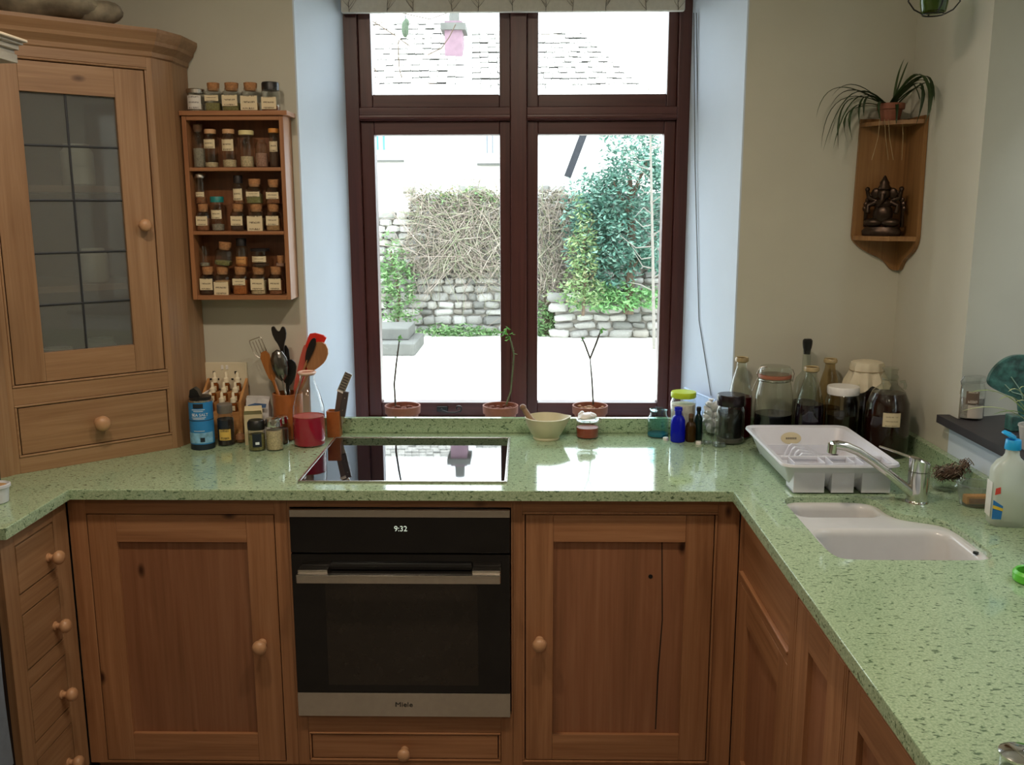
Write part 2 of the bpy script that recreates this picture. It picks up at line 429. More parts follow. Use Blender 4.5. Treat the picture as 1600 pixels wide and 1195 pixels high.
# main window: frame, four sashes, panes
w1 = link('window_1', None); tag(w1, 'dark stained wooden window with four panes', kind='structure')
Yf = YWIN
FX0, FX1, FZ0, FZ1 = -.645, .567, .80, 2.42
for x0, x1 in ((FX0, FX0+.05), (FX1-.045, FX1)): obj('jamb', B().box(x0, x1, Yf, Yf+.10, FZ0, FZ1, .004), m_mahog, w1)
obj('frame_head', B().box(FX0+.05, FX1-.045, Yf, Yf+.10, FZ1-.06, FZ1, .004), m_mahog_x, w1)
obj('frame_sill', B().box(FX0+.05, FX1-.045, Yf-.01, Yf+.12, FZ0, .865, .004), m_mahog_x, w1)
obj('mullion', B().box(-.062, -.004, Yf-.004, Yf+.10, .865, FZ1-.06, .004), m_mahog, w1)
for x0, x1 in ((FX0+.05, -.062), (-.004, FX1-.045)):
    t = B().box(x0, x1, Yf-.006, Yf+.10, 1.936, 1.982, .004)
    t.box(x0, x1, Yf-.016, Yf-.004, 1.940, 1.956, .004)
    obj('transom', t, m_mahog_x, w1)
# sash openings (glass edge) : (x0,x1,z0,z1) outer, inner
for ox0, ox1, oz0, oz1, ix0, ix1, iz0, iz1 in ((-.595, -.062, .865, 1.936, -.547, -.101, .918, 1.889), (-.004, .522, .865, 1.936, .036, .482, .918, 1.889),
                                               (-.595, -.062, 1.982, 2.36, -.55, -.101, 2.028, 2.32), (-.004, .522, 1.982, 2.36, .036, .487, 2.027, 2.32)):
    y0, y1 = Yf+.018, Yf+.075
    sash = B().box(ox0, ix0, y0, y1, oz0, oz1, .004).box(ix1, ox1, y0, y1, oz0, oz1, .004)
    so = obj('sash', sash, m_mahog, w1)
    obj('sash_rail', B().box(ix0, ix1, y0, y1, oz0, iz0, .004).box(ix0, ix1, y0, y1, iz1, oz1, .004), m_mahog_x, so)
    obj('pane', B().box(ix0-.005, ix1+.005, Yf+.052, Yf+.0525, iz0-.005, iz1+.005), m_pane, so, sm=None)
# curly iron stay on the left sash
st = B(); c = at(712, 634, Yf+.0)
pts = [(c.x-.055, Yf-.012, .895), (c.x-.03, Yf-.022, .889), (c.x, Yf-.026, .889), (c.x+.018, Yf-.026, .895)]
for i in range(14):
    a = -math.pi/2 + i*.42; r = .014 - .0007*i
    pts.append((c.x+.012+r*math.cos(a), Yf-.026, .905+r*math.sin(a)))
st.tube(pts, .0032, 6); st.box(c.x-.072, c.x-.03, Yf+.006, Yf+.018, .885, .905, .003).tube([(c.x-.052, Yf+.01, .895), (c.x-.052, Yf-.014, .895)], .005, 8)
obj('stay_handle', st, m_black, w1, label='curled black iron window stay')
# side window (in the recess of the right wall)
w2 = link('window_2', None); tag(w2, 'side window in the recess over the slate sill', kind='structure')
fb = B()
for y0, y1, z0, z1 in ((.86, .92, 1.035, 2.25), (2.62, 2.68, 1.035, 2.25), (.92, 2.62, 1.035, 1.10), (.92, 2.62, 2.19, 2.25), (1.74, 1.80, 1.10, 2.19)):
    fb.box(1.62, 1.69, y0, y1, z0, z1, .004)
obj('frame', fb, m_mahog, w2)
for y0, y1 in ((.92, 1.74), (1.80, 2.62)): obj('pane', B().box(1.655, 1.6555, y0, y1, 1.10, 2.19), m_pane, w2, sm=None)
# daylight portals in the window openings
for nm, loc, rot, sx, sy in (('window_portal', (-.04, 3.59, 1.63), (math.radians(-90), 0, 0), 1.2, 1.56), ('side_window_portal', (1.74, 1.77, 1.64), (0, math.radians(90), 0), 1.2, 1.8)):
    L = bpy.data.lights.new(nm, 'AREA'); L.shape = 'RECTANGLE'; L.size = sx; L.size_y = sy; L.cycles.is_portal = True
    link(nm, L, None, None, loc, rot)

# ceiling downlights (above the frame): lamp ring, lens and its own light
for i, (x, y, k) in enumerate(((-.75, 1.65, 1.2), (.12, 1.65, 1.25), (-.75, -.3, .7), (.2, -.3, .7))):
    t = thing('ceiling_downlight', ['warm ceiling downlight over the left cupboards', 'warm ceiling downlight over the sink side', 'warm ceiling downlight far back on the left', 'warm ceiling downlight far back on the right'][i], 'lamp', (x, y, ZCEIL-.012), group='ceiling downlights')
    obj('trim_ring', B().open_lathe([(.085, .012), (.09, .004), (.088, 0), (.07, 0), (.066, .010)], 28), m_white, t)
    obj('lens', B().lathe([(.066, .006), (.066, .010)], 28), emit('lamp_lens', '#ffd9a0', 2.0), t)
    L = bpy.data.lights.new('downlight', 'AREA'); L.shape = 'DISK'; L.size = .13; L.energy = LAMP_W*k; L.color = LAMP_COL
    link('downlight', L, None, t, (0, 0, -.006))

# blind across the window head, with branches printed on it
bl = thing('roman_blind', 'pale grey roman blind printed with bare branches above the window', 'blind', (-.03, 3.36, 2.272))
z0 = at(700, 20, 3.36).z
bl.location.z = z0
bx0, bx1 = at(533, 10, 3.36).x+.03, at(1070, 10, 3.36).x+.03
m_blind = plain('blind_linen', '#cbc7bd', .9, var=.05, scale=80)
obj('fold', B().box(bx0, bx1, -.012, .012, 0, .062, .006), m_blind, bl); obj('fold', B().box(bx0+.003, bx1-.003, -.022, .004, .056, .30, .006), m_blind, bl)
m_twig = plain('branch_print', '#3c3a36', .9, var=.2)
random.seed(3)
br = B()
for k in range(11):
    x = bx0 + .04 + k*(bx1-bx0-.08)/10 + random.uniform(-.02, .02)
    y = -.0232; yb = -.0132
    for q in range(4):
        a = random.uniform(-.9, .9); L = random.uniform(.05, .1)
        br.tube([(x, y, .057), (x+.3*a*L, y, .057+.5*L), (x+a*L*.9, y, .057+L)], .0014, 4, flat=.3)
    br.tube([(x, yb, .001), (x+random.uniform(-.004, .004), yb, .03), (x+random.uniform(-.008, .008), yb, .057)], [.0022, .0018, .0014], 4, flat=.3)
    for q in range(3):
        a = random.choice((-1, 1))*random.uniform(.5, 1.1); z0_ = random.uniform(.004, .03)
        br.tube([(x, yb, z0_), (x+a*.012, yb, z0_+.012), (x+a*.03, yb, min(.057, z0_+.035))], [.0014, .0011, .0008], 4, flat=.3)
obj('branch_print', br, m_twig, bl)
cb = B()
for p0, p1, p2, p3 in (((1084, 20), (1086, 260), (1092, 500), (1111, 618)), ((1088, 20), (1091, 260), (1098, 500), (1117, 618))):
    P = [at(*p0, 3.36), at(*p1, 3.33), at(*p2, 3.27), at(*p3, 3.16)]
    cb.tube([tuple(q-Vector(bl.location)) for q in P], .0016, 5)
obj('bead_cord', cb, plain('cord_grey', '#5a5f62', .5), bl, label='thin grey looped bead cord')

# ------------------------------------------------------------------ outside
struct('wall_sky_blocker', B().box(2.75, 2.95, -1.5, 4.2, -.03, 3.1), plain('grey_render', '#8c8880', .9, var=.1, scale=3), label='unseen grey wall added outside the side window to block sky')  # added out of view to cut the daylight through the side window
def gnd(x, y, z=-.03):
    d = _F + (x - 800) / FPX * _R + (597.5 - y) / FPX * _U
    return CAMP + d * ((z - CAMP.z) / d.z)
m_gravel = plain('pale_gravel', '#d8d5cc', .9, var=.08, scale=8)
struct('ground', B().box(-40, 40, -20, 70, -.09, -.03), m_gravel, label='pale gravel courtyard outside the window')
m_stone = islands('rubble_stone', ['#75746f', '#93918c', '#aaa7a0', '#84817c', '#bebbb5', '#8f887e'])
m_mortar = plain('dark_lime_mortar', '#958f85', .95, var=.2, scale=6)
random.seed(11)
stone_meshes = []
for k in range(10):
    bm = bmesh.new(); bmesh.ops.create_cube(bm, size=1.0)
    bmesh.ops.bevel(bm, geom=bm.edges[:], offset=.2, segments=1, affect='EDGES')
    for v in bm.verts: v.co += Vector((random.uniform(-.07,.07), random.uniform(-.05,.05), random.uniform(-.09,.09)))
    stone_meshes.append(B().bm(bm).mesh('stone', 50))
    stone_meshes[-1].materials.append(m_stone)
def stone_wall(name, label, x0, x1, Y, top, hs, ws, cat='stone wall'):
    t = thing(name, label, cat, ((x0+x1)/2, Y, -.03))
    bx = B(); xs = x0
    n = 12
    for i in range(n):
        a, b = x0+(x1-x0)*i/n, x0+(x1-x0)*(i+1)/n
        bx.box(a-t.location.x, b-t.location.x, .04, .5, 0, min(top(a), top(b))-.03)
    obj('mortar', bx, m_mortar, t, sm=None)
    z = 0.0; cnt = 0; rest = B()
    while z < 2.6:
        h = random.uniform(*hs); x = x0 - random.uniform(0, .2)
        while x < x1:
            w = random.uniform(*ws)
            if z + h*.6 < top(x+w/2) and name == 'garden_wall' and x > xs and z > 1.02:
                mm = random.choice(stone_meshes); oo = len(rest.v)
                rest.add([(v.co.x*w*.96+x+w/2-t.location.x, v.co.y*.16+.04, v.co.z*h*.95+z+h/2) for v in mm.vertices], [tuple(p.vertices) for p in mm.polygons])
            elif z + h*.6 < top(x+w/2):
                o = link('stone', random.choice(stone_meshes), None, t, (x+w/2-t.location.x, .04+random.uniform(-.03,.02), z+h/2), (random.uniform(-.05,.05), random.uniform(-.13,.13), random.choice((0, math.pi))+random.uniform(-.05,.05)))
                o.scale = (w*.96, .16, h*.95*random.uniform(.8, 1.15)); cnt += 1
            x += w
        z += h
    if rest.v: obj('overgrown_stones', rest, m_stone, t, sm=None, kind='stuff')
    return t, cnt
YG = gnd(700, 520).y
xa, xb = at(575, 400, YG).x, at(1045, 400, YG).x
xs = at(632, 300, YG).x
zt, zl = at(700, 296, YG).z+.03, at(610, 328, YG).z+.03
gw, n1 = stone_wall('garden_wall', 'tall rubble stone garden wall behind the gravel, overgrown with brambles', xa, xb, YG, lambda x: (zl if x < xs else zt) + .06*math.sin(x*7), (.08, .135), (.11, .28))
YR = gnd(960, 527).y
bw, n2 = stone_wall('raised_bed_wall', 'low squared stone wall edging the raised bed under the evergreen', at(868, 480, YR).x, at(1050, 480, YR).x, YR-.02, lambda x: at(960, 458, YR).z+.03, (.10, .15), (.18, .34))
# soil fill of the bed
obj('soil', B().box(-.9, .9, .2, .55, 0, .5), plain('bed_soil', '#4a4030', .95, var=.3), bw)
stp = thing('stone_step', 'grey stone slab step at the foot of the garden wall', 'step', gnd(600, 556))
m_slab = plain('grey_flagstone', '#5d5d58', .9, var=.15, scale=5)
obj('slab', B().box(-.5, .36, 0, .95, 0, .14, .02), m_slab, stp); obj('slab', B().box(-.5, .25, .3, .95, .14, .28, .02), m_slab, stp)

def leafmesh(n, sampler, size, seed=1, asp=.45, b=None):
    rnd = random.Random(seed); b = b or B()
    for _ in range(n):
        c = Vector(sampler(rnd)); a = rnd.uniform(0, 6.283); e = rnd.uniform(-.9, .5)
        d = Vector((math.cos(a)*math.cos(e), math.sin(a)*math.cos(e), math.sin(e)))
        s = d.cross(Vector((rnd.uniform(-1,1), rnd.uniform(-1,1), 1.2))).normalized(); L = size*rnd.uniform(.6, 1.3)
        up = d.cross(s)*L*.12
        b.add([c, c+d*L*.5+s*L*asp*.5+up, c+d*L, c+d*L*.5-s*L*asp*.5+up], [(0,1,2),(0,2,3)])
    return b
def blob(cx, cy, cz, rx, ry, rz, shell=.45):
    def f(r):
        while True:
            v = Vector((r.uniform(-1,1), r.uniform(-1,1), r.uniform(-1,1)))
            if shell < v.length < 1.0:
                k = 1+.18*math.sin(5*v.x+3*v.z)+.12*math.sin(9*v.z+2*v.y)
                return (cx+rx*v.x*k, cy+ry*v.y*k, cz+rz*v.z*k)
    return f
m_laurel = islands('laurel_leaves', ['#3a6458', '#507c6c', '#699483', '#44695c', '#92b5a2', '#33524a'], .35, .5, .25)
m_yellowgreen = islands('young_leaves', ['#6f8f58', '#8aa56c', '#a6b98c', '#5f8052', '#a99d78'], .6, .3, .3)
m_ivy = islands('ivy_leaves', ['#547a48', '#6f955c', '#8eab76', '#4a6c40'], .5, .4, .25)
m_bedgreen = islands('bed_leaves', ['#5f9458', '#7fb070', '#96bd80', '#4f8450'], .5, .4, .25)
m_bramble = islands('dry_brambles', ['#85786e', '#9a8c80', '#aa9d92', '#7f8a68', '#8d8074', '#6f6a5c'], .9, .2)
m_bark = plain('bark', '#5a4a3c', .9, var=.25)
m_paletwig = plain('pale_bark', '#77726a', .8, var=.1)
def tree(name, label, cat, base, h, leaves, mat, trunkr=.05, lm=m_bark):
    t = thing(name, label, cat, base)
    tb = B().tube([(0,0,0), (.03,.02,h*.4), (-.02,0,h*.8)], [trunkr, trunkr*.8, trunkr*.4], 8)
    for a in range(5):
        g = a*1.3; tb.tube([(0,0,h*(.25+.1*a)), (.25*h*math.cos(g)*.6, .25*h*math.sin(g)*.6, h*(.45+.1*a))], [trunkr*.5, trunkr*.15], 6)
    obj('trunk', tb, lm, t); obj('foliage', leaves, mat, t, sm=None, kind='stuff')
    return t
def pxr(n, Y): return n/FPX*Y*1.03
c = at(985, 325, 11.9); base = Vector((c.x, c.y, .3))
lv = leafmesh(8200, blob(.05, 0, c.z-.3, pxr(84, 11.9), .55, pxr(125, 11.9)), .078, 2)
leafmesh(1700, blob(.05-pxr(60, 11.9), .1, c.z-.55, pxr(38, 11.9), .35, pxr(75, 11.9)), .09, 3, b=lv)
tree('evergreen_tree', 'dense blue green evergreen over the garden wall', 'tree', base, 2.2, lv, m_laurel, .07)
c = at(912, 405, 11.7)
lv = leafmesh(1100, blob(0, 0, c.z-.3, pxr(24, 11.7), .22, pxr(85, 11.7), .2), .07, 5)
leafmesh(180, blob(-.05, 0, .35, pxr(50, 11.7), .25, .22, .2), .08, 6, b=lv)
tree('yellow_green_shrub', 'slim yellow green shrub in front of dark evergreen', 'shrub', (c.x, c.y, .3), 1.4, lv, m_yellowgreen, .02)
c = at(965, 448, 11.75)
bp = thing('bed_plants', 'low bright green plants on top of the raised bed', 'plant', (c.x, 11.75, .48))
obj('foliage', leafmesh(1100, blob(.1, .1, .05, pxr(82, 11.8), .2, .17, .1), .08, 8), m_bedgreen, bp, sm=None, kind='stuff')
obj('stem', B().tube([(0,.1,0), (.02,.1,.15)], .01, 5).tube([(.3,.1,0), (.32,.1,.15)], .01, 5).tube([(-.3,.1,0), (-.28,.1,.12)], .01, 5), m_bark, bp)
c = at(616, 445, YG-.32)
iv = thing('ivy_clump', 'green ivy climbing the left end of the garden wall', 'ivy', (c.x, YG-.32, -.03))
obj('foliage', leafmesh(1000, blob(0, 0, c.z+.03, pxr(36, YG), .16, pxr(68, YG), .1), .075, 9), m_ivy, iv, sm=None, kind='stuff')
obj('stem', B().tube([(0,.1,0), (.05,.1,.5), (-.05,.1,1.1)], .02, 6), m_bark, iv)
c = at(725, 318, YG-.22)
iv2 = thing('wall_creeper', 'yellow green creeper along the top of the garden wall', 'creeper', (c.x, YG-.22, zt-.25))
obj('foliage', leafmesh(420, blob(0, 0, .1, pxr(75, YG), .12, .16, .1), .07, 10), m_yellowgreen, iv2, sm=None, kind='stuff')
obj('stem', B().tube([(-.5,.05,.0), (0,.03,.12), (.5,.05,.1)], .012, 5), m_bark, iv2)
c = at(715, 516, YG-.28)
gr = thing('weed_strip', 'strip of green weeds along the foot of the garden wall', 'weeds', (c.x, YG-.28, -.03))
obj('foliage', leafmesh(700, blob(0, 0, .06, pxr(80, YG), .14, .09, .0), .07, 12), m_ivy, gr, sm=None, kind='stuff')
c = at(845, 500, YG-.32)
gr2 = thing('weed_strip', 'green weeds at the wall foot beside the raised bed', 'weeds', (c.x, YG-.32, -.03))
obj('foliage', leafmesh(500, blob(0, 0, .18, pxr(28, YG), .14, .28, .0), .07, 13), m_ivy, gr2, sm=None, kind='stuff')
# brambles
def brambles(name, label, x0, x1, y0, y1, n, seed, L=1.0):
    rnd = random.Random(seed); t = thing(name, label, 'brambles', (at((x0+x1)/2, y1, YG-.28).x, YG-.28, -.03))
    b = B()
    for _ in range(n):
        p = at(rnd.uniform(x0, x1), rnd.uniform(y0, y1), YG-.28) - Vector(t.location)
        a = rnd.gauss(0, .9); dx, dz = math.sin(a), rnd.choice((1, -1))*math.cos(a); l = L*rnd.uniform(.25, .7); k = rnd.uniform(-.4, .4)
        pts = [(p.x+dx*l*s+k*s*s*l, p.y+rnd.uniform(-.05, .03), p.z+dz*l*s-.5*abs(k)*s*s*l) for s in (0, .25, .5, .75, 1)]
        pts = [(x, y, max(.02, min(z, zt+.12))) for x, y, z in pts]
        b.tube(pts, rnd.uniform(.0015, .0045), 3)
    obj('twigs', b, m_bramble, t, sm=None, kind='stuff')
    obj('dead_leaves', leafmesh(n*12, lambda r: tuple(at(r.uniform(x0, x1), r.uniform(y0, y1), YG-.24)-Vector(t.location)), .05, seed), m_bramble, t, sm=None, kind='stuff')
brambles('bramble_thicket', 'brown tangle of bare brambles hanging over the garden wall', 635, 800, 296, 430, 520, 21)
brambles('bramble_thicket', 'brown brambles on the wall beside the yellow green shrub', 820, 905, 296, 485, 330, 22)
# bare pale sapling at the right
sp = thing('bare_sapling', 'bare pale sapling in front of the evergreen', 'sapling', gnd(1022, 545))
Ys = sp.location.y; b = B(); o = Vector(sp.location)
b.tube([(0,0,0), tuple(at(1020, 400, Ys)-o), tuple(at(1016, 205, Ys)-o), tuple(at(1013, 120, Ys)-o)], [.022, .018, .013, .006], 6)
rnd = random.Random(5)
for k in range(16):
    y = 215+k*17; s = rnd.choice((-1, -1, 1)); q = rnd.uniform(18, 50)
    b.tube([tuple(at(1018, y, Ys)-o), tuple(at(1018+s*q*.5, y-6+rnd.uniform(-8, 10), Ys-.1)-o), tuple(at(1018+s*q, y-12+rnd.uniform(-14, 16), Ys-.15)-o)], [.008, .006, .003], 4)
obj('stem', b, m_paletwig, sp)
# the white house beyond the wall
YH = 14.5
hs = thing('white_house', 'white rendered house with pale tiled roof beyond the garden wall', 'house', (at(740, 300, YH).x, YH, -.03))
o = Vector(hs.location)
m_render = plain('white_render', '#e6e4de', .9, var=.04, scale=2); m_tile = islands('pale_roof_tile', ['#dcd8d0', '#e6e2da', '#d2cec6', '#ece8e0'], .8)
m_under = plain('roof_underlay', '#565452', .9)
ze = at(740, 147, YH).z
obj('wall', B().box(at(540, 300, YH).x-o.x, at(1010, 300, YH).x-o.x, 0, .3, 0, ze+.03), m_render, hs)
for (x0, x1, y0, y1) in ((583, 607, 175, 243), (754, 777, 175, 248)):
    a, b2 = at(x0, y1, YH)-o, at(x1, y0, YH)-o
    f = B().box(a.x, b2.x, -.03, .02, a.z, b2.z); wf = obj('window', f, m_white, hs, sm=None)
    obj('pane', B().box(a.x+.06, (a.x+b2.x)/2-.03, -.035, -.031, a.z+.08, b2.z-.05).box((a.x+b2.x)/2+.03, b2.x-.06, -.035, -.031, a.z+.08, b2.z-.05), plain('dull_pane', '#3f86b8' if x0 < 600 else '#6a7076', .1), wf, sm=None)
    obj('sill', B().box(a.x-.08, b2.x+.22, -.12, .0, a.z-.10, a.z-.07), m_slab, wf, sm=None)
def roof(x0, x1, xt0, xt1, n, yb, yt, seed):
    rnd = random.Random(seed)
    Y0, Y1 = YH-.35, YH+3.0
    pb, pt = at((x0+x1)/2, yb, Y0), at((x0+x1)/2, yt, Y1)
    al, ar, tl, tr = at(x0, yb, Y0).x-o.x, at(x1, yb, Y0).x-o.x, at(xt0, yt, Y1).x-o.x, at(xt1, yt, Y1).x-o.x
    obj('roof', B().add([(al, Y0-o.y, pb.z-o.z), (ar, Y0-o.y, pb.z-o.z), (tr, Y1-o.y, pt.z-o.z), (tl, Y1-o.y, pt.z-o.z), (al, Y0-o.y, pb.z-o.z-.1), (ar, Y0-o.y, pb.z-o.z-.1), (tr, Y1-o.y, pt.z-o.z-.1), (tl, Y1-o.y, pt.z-o.z-.1)],
        [(0,1,2,3), (7,6,5,4), (0,4,5,1), (1,5,6,2), (2,6,7,3), (3,7,4,0)]), m_under, hs, sm=None)
    obj('fascia', B().box(al, ar, Y0-o.y-.05, Y0-o.y+.1, pb.z-o.z-.16, pb.z-o.z+.03), m_render, hs, sm=None)
    for i in range(n):
        s0, s1 = i/n, (i+1.0)/n
        b = B(); xa_, xb_ = al+(tl-al)*s0, ar+(tr-ar)*s0
        k = max(3, int((xb_-xa_)/.13)); w = (xb_-xa_)/k
        for j in range(k):
            dz = rnd.uniform(-.008, .010); xs0 = xa_+j*w+.006; xs1 = xs0+w-.012
            yA, yB = Y0-o.y+(Y1-Y0)*(s0-.1/n), Y0-o.y+(Y1-Y0)*s1
            zA, zB = pb.z-o.z+(pt.z-pb.z)*(s0-.1/n)+.06+dz, pb.z-o.z+(pt.z-pb.z)*s1+.012+dz
            b.add([(xs0,yA,zA),(xs1,yA,zA),(xs1,yB,zB),(xs0,yB,zB),(xs0,yA+.01,zA-.03),(xs1,yA+.01,zA-.03),(xs1,yB,zB-.03),(xs0,yB,zB-.03)],
                  [(0,1,2,3),(7,6,5,4),(0,4,5,1),(1,5,6,2),(2,6,7,3),(3,7,4,0)])
        obj('tile_course', b, m_tile, hs, sm=None)
roof(545, 725, 545, 725, 13, 142, 33, 1)
roof(737, 1012, 737, 905, 12, 143, 48, 2)
a = at(697, 97, YH+1.2)-o; b2 = at(723, 36, YH+1.2)-o
ch = obj('chimney', B().box(a.x, b2.x, 1.0, 1.5, a.z-.8, b2.z), plain('pink_brick', '#7a626c', .9, var=.12, scale=12), hs, sm=None)
obj('chimney_pot', B().lathe([(.09, b2.z), (.08, b2.z+.25)], 10, c=((a.x+b2.x)/2, 1.25, 0)), m_slab, ch)
obj('cap_course', B().box(a.x-.06, b2.x+.06, .94, 1.56, b2.z-.14, b2.z-.04), m_slab, ch, sm=None)
p0, p1 = at(887, 276, YH-.6)-o, at(914, 205, YH-.6)-o
d = (p1-p0).normalized(); s = Vector((d.z, 0, -d.x))*.05
ex = p1 + d*.12
obj('bargeboard', B().add([p0-s, p0+s, ex+s, ex-s, p0-s+Vector((0,.2,0)), p0+s+Vector((0,.2,0)), ex+s+Vector((0,.2,0)), ex-s+Vector((0,.2,0))],
    [(0,1,2,3),(7,6,5,4),(0,4,5,1),(1,5,6,2),(2,6,7,3),(3,7,4,0)]), plain('dark_slate_verge', '#26282e', .8, var=.3, scale=20), hs, sm=None)
# branch and bird feeder near the window
Yb = 5.2
bt = thing('bare_tree', 'bare young tree whose thin branch droops across the upper left pane', 'tree', at(560, 20, Yb)); o2 = Vector(bt.location)
b = B()
for pts in (((560, 20), (590, 38), (618, 56), (640, 72)), ((585, 40), (590, 28), (597, 36)), ((560, 4), (640, 23), (672, 30), (702, 19)), ((672, 84), (690, 75), (702, 58), (712, 38)), ((690, 75), (680, 80), (668, 86)), ((624, 62), (622, 70), (624, 108), (628, 122)), ((582, 102), (588, 112))):
    b.tube([tuple(at(x, y, Yb)-o2) for x, y in pts], .0028, 5)
obj('twig', b, m_bark, bt)
b = B().tube([(-.62, .1, -.03-o2.z), (-.60, .08, 1.2-o2.z), (-.52, .04, o2.z*0-.45), (-.25, .0, -.08), (0, 0, 0)], [.05, .045, .03, .015, .003], 8).tube([(-.52, .04, -.45), (-.45, .1, .3), (-.4, .1, .8)], [.03, .02, .006], 7).tube([(-.25, 0, -.08), (-.1, 0, .10), tuple(at(560, 4, Yb)-o2)], [.01, .006, .003], 6)
obj('trunk', b, m_bark, bt)
bf = thing('fat_ball_feeder', 'dark green bird feeder hanging from the outside branch', 'bird feeder', at(633, 60, 5.2)); o2 = Vector(bf.location)
b = B().ball(tuple(at(633, 45, 5.2)-o2), .02, .02, .045, 10, 7).ball(tuple(at(635, 36, 5.2)-o2), .016, .016, .025, 8, 6)
obj('seed_cake', b, plain('seed_cake', '#4d5a48', .9, var=.4, scale=200), bf); obj('hook', B().tube([tuple(at(634, 32, 5.2)-o2), tuple(at(633, 22, 5.2)-o2)], .003, 5), m_black, bf)

# ------------------------------------------------------------------ worktop, upstand, sink
hole = [(.652,2.325),(.76,2.327),(.86,2.325),(.888,2.29),(.888,2.235),(.905,2.19),(.955,2.165),(.99,2.145),(1.002,2.10),(1.002,2.0),(1.002,1.925),(.975,1.890),(.92,1.888),(.80,1.888),(.70,1.888),(.664,1.895),(.652,1.945),(.652,2.05),(.652,2.20)]
hole = chaikin(hole, 2)
ZT = .872
wt = plate([(XL, 2.06), (-1.22, 2.06), (-1.22, 2.368), (.54, 2.368), (.54, .25), (XR, .25), (XR, YW), (XL, YW)], [hole], ZT, ZC, .004)
obj('worktop', wt, m_counter, sm=30, label='green speckled quartz worktop running round the kitchen', cat='worktop')
obj('back_upstand', B().box(-1.02, XR-.026, YW-.022, YW-.001, ZC+.0005, .951, .002), m_counter, label='long low green upstand below the window', cat='upstand')
obj('side_upstand', B().box(XR-.025, XR-.001, .25, YW-.023, ZC+.0005, .951, .002), m_counter, label='green upstand along the wall behind the tap', cat='upstand')

sk = thing('sink', 'pale undermounted sink with a small rear bowl and large front bowl', 'sink', (.83, 2.1, ZT+.013))
ZT += .013
o = Vector((.83, 2.1, ZT))
m_sink = plain('pale_resin', '#c9c8c8', .16, var=.02)
def rr(x0, x1, y0, y1, r, z): return [(x-o.x, y-o.y, z-o.z) for x, y in rrect(x0, x1, y0, y1, r, 6)]
outer = [(.827+(x-.827)*.9985, 2.107+(y-2.107)*.9985) for x, y in hole]
A1 = rrect(.660, .878, 2.205, 2.318, .035, 6); A2 = rrect(.662, .992, 1.895, 2.128, .05, 6)
dk = plate([(x-o.x, y-o.y) for x, y in outer], [[(x-o.x, y-o.y) for x, y in A1], [(x-o.x, y-o.y) for x, y in A2]], -.006, -.0008)
obj('deck', dk, m_sink, sk)
for nm, (x0, x1, y0, y1, r), dp in (('bowl', (.660,.878,2.205,2.318,.035), .10), ('bowl', (.662,.992,1.895,2.128,.05), .17)):
    b = B(); L = []
    for ins, dz in ((0, -.0008), (.004, -.0016), (.008, -.0045), (.011, -.010), (.0125, -.018), (.015, -dp*.6), (.018, -dp+.025), (.03, -dp+.006), (.05, -dp)):
        L.append(rr(x0+ins, x1-ins, y0+ins, y1-ins, max(.012, r-ins*.2), ZT+dz))
    loft(b, L, cap1=True)
    bo = obj(nm, b, m_sink, sk)
    obj('drain', B().lathe([(.0, .002), (.022, .002), (.024, 0)], 20, c=((x0+x1)/2-o.x, (y0+y1)/2-o.y, -dp)), m_chrome, bo)
bo = obj('overflow', B().lathe([(.006, 0), (.006, .004)], 12, c=(.155, -.135, -.0008)), m_black, sk, label='small dark overflow hole')
ZT -= .013

# ------------------------------------------------------------------ cabinet helpers (local: x right, y into the cabinet, z up; y = 0 is the face)
def kprof(r): return [(r*.62, 0), (r*.62, r*.18), (r*.42, r*.3), (r*.42, r*.75), (r*.8, r*1.05), (r, r*1.4), (r*.98, r*1.75), (r*.75, r*2.1), (r*.35, r*2.25), (0, r*2.28)]
KM = Matrix.Rotation(math.radians(90), 3, 'X')
def knob(parent, x, z, r=.017, y=0.0):
    return obj('knob', B().lathe(kprof(r), 20, c=(x, y, z), M=KM), m_knob, parent, sm=50)
def bead(t, x0, x1, z0, z1, mat, w=.007, y=-.003):
    b = B()
    b.box(x0-w, x1+w, y, .012, z1, z1+w, .0025).box(x0-w, x1+w, y, .012, z0-w, z0, .0025).box(x0-w, x0, y, .012, z0, z1, .0025).box(x1, x1+w, y, .012, z0, z1, .0025)
    obj('bead_moulding', b, mat, t)
def door(t, x0, x1, z0, z1, sl, sr, rt, rb, mz, mx, mp, kn=None, g=.0025, y=0.0, kr=.020, panes=None):
    x0 += g; x1 -= g; z0 += g; z1 -= g
    d = link('door', None, None, t); d.empty_display_size = .02
    obj('stile', B().box(x0, x0+sl, y, y+.020, z0, z1, .0015), mz, d); obj('stile', B().box(x1-sr, x1, y, y+.020, z0, z1, .0015), mz, d)
    obj('rail', B().box(x0+sl, x1-sr, y, y+.020, z1-rt, z1, .0015), mx, d); obj('rail', B().box(x0+sl, x1-sr, y, y+.020, z0, z0+rb, .0015), mx, d)
    if panes is None:
        obj('door_panel', B().box(x0+sl-.003, x1-sr+.003, y+.011, y+.018, z0+rb-.003, z1-rt+.003), mp, d)
    if kn: knob(d, kn[0], kn[1], kr, y)
    return d
def drawer(t, x0, x1, z0, z1, mx, kn, g=.0025, y=0.0, kr=.018):
    d = obj('drawer', B().box(x0+g, x1-g, y, y+.020, z0+g, z1-g, .0015), mx, t)
    if kn: knob(d, kn[0], kn[1], kr, y)
    return d
def frame(t, mz, mx, stiles, rails):
    for x0, x1, z0, z1 in stiles: obj('stile', B().box(x0, x1, 0, .02, z0, z1, .001), mz, t)
    for x0, x1, z0, z1 in rails: obj('frame_rail', B().box(x0, x1, 0, .02, z0, z1, .001), mx, t)
YFc = 2.40
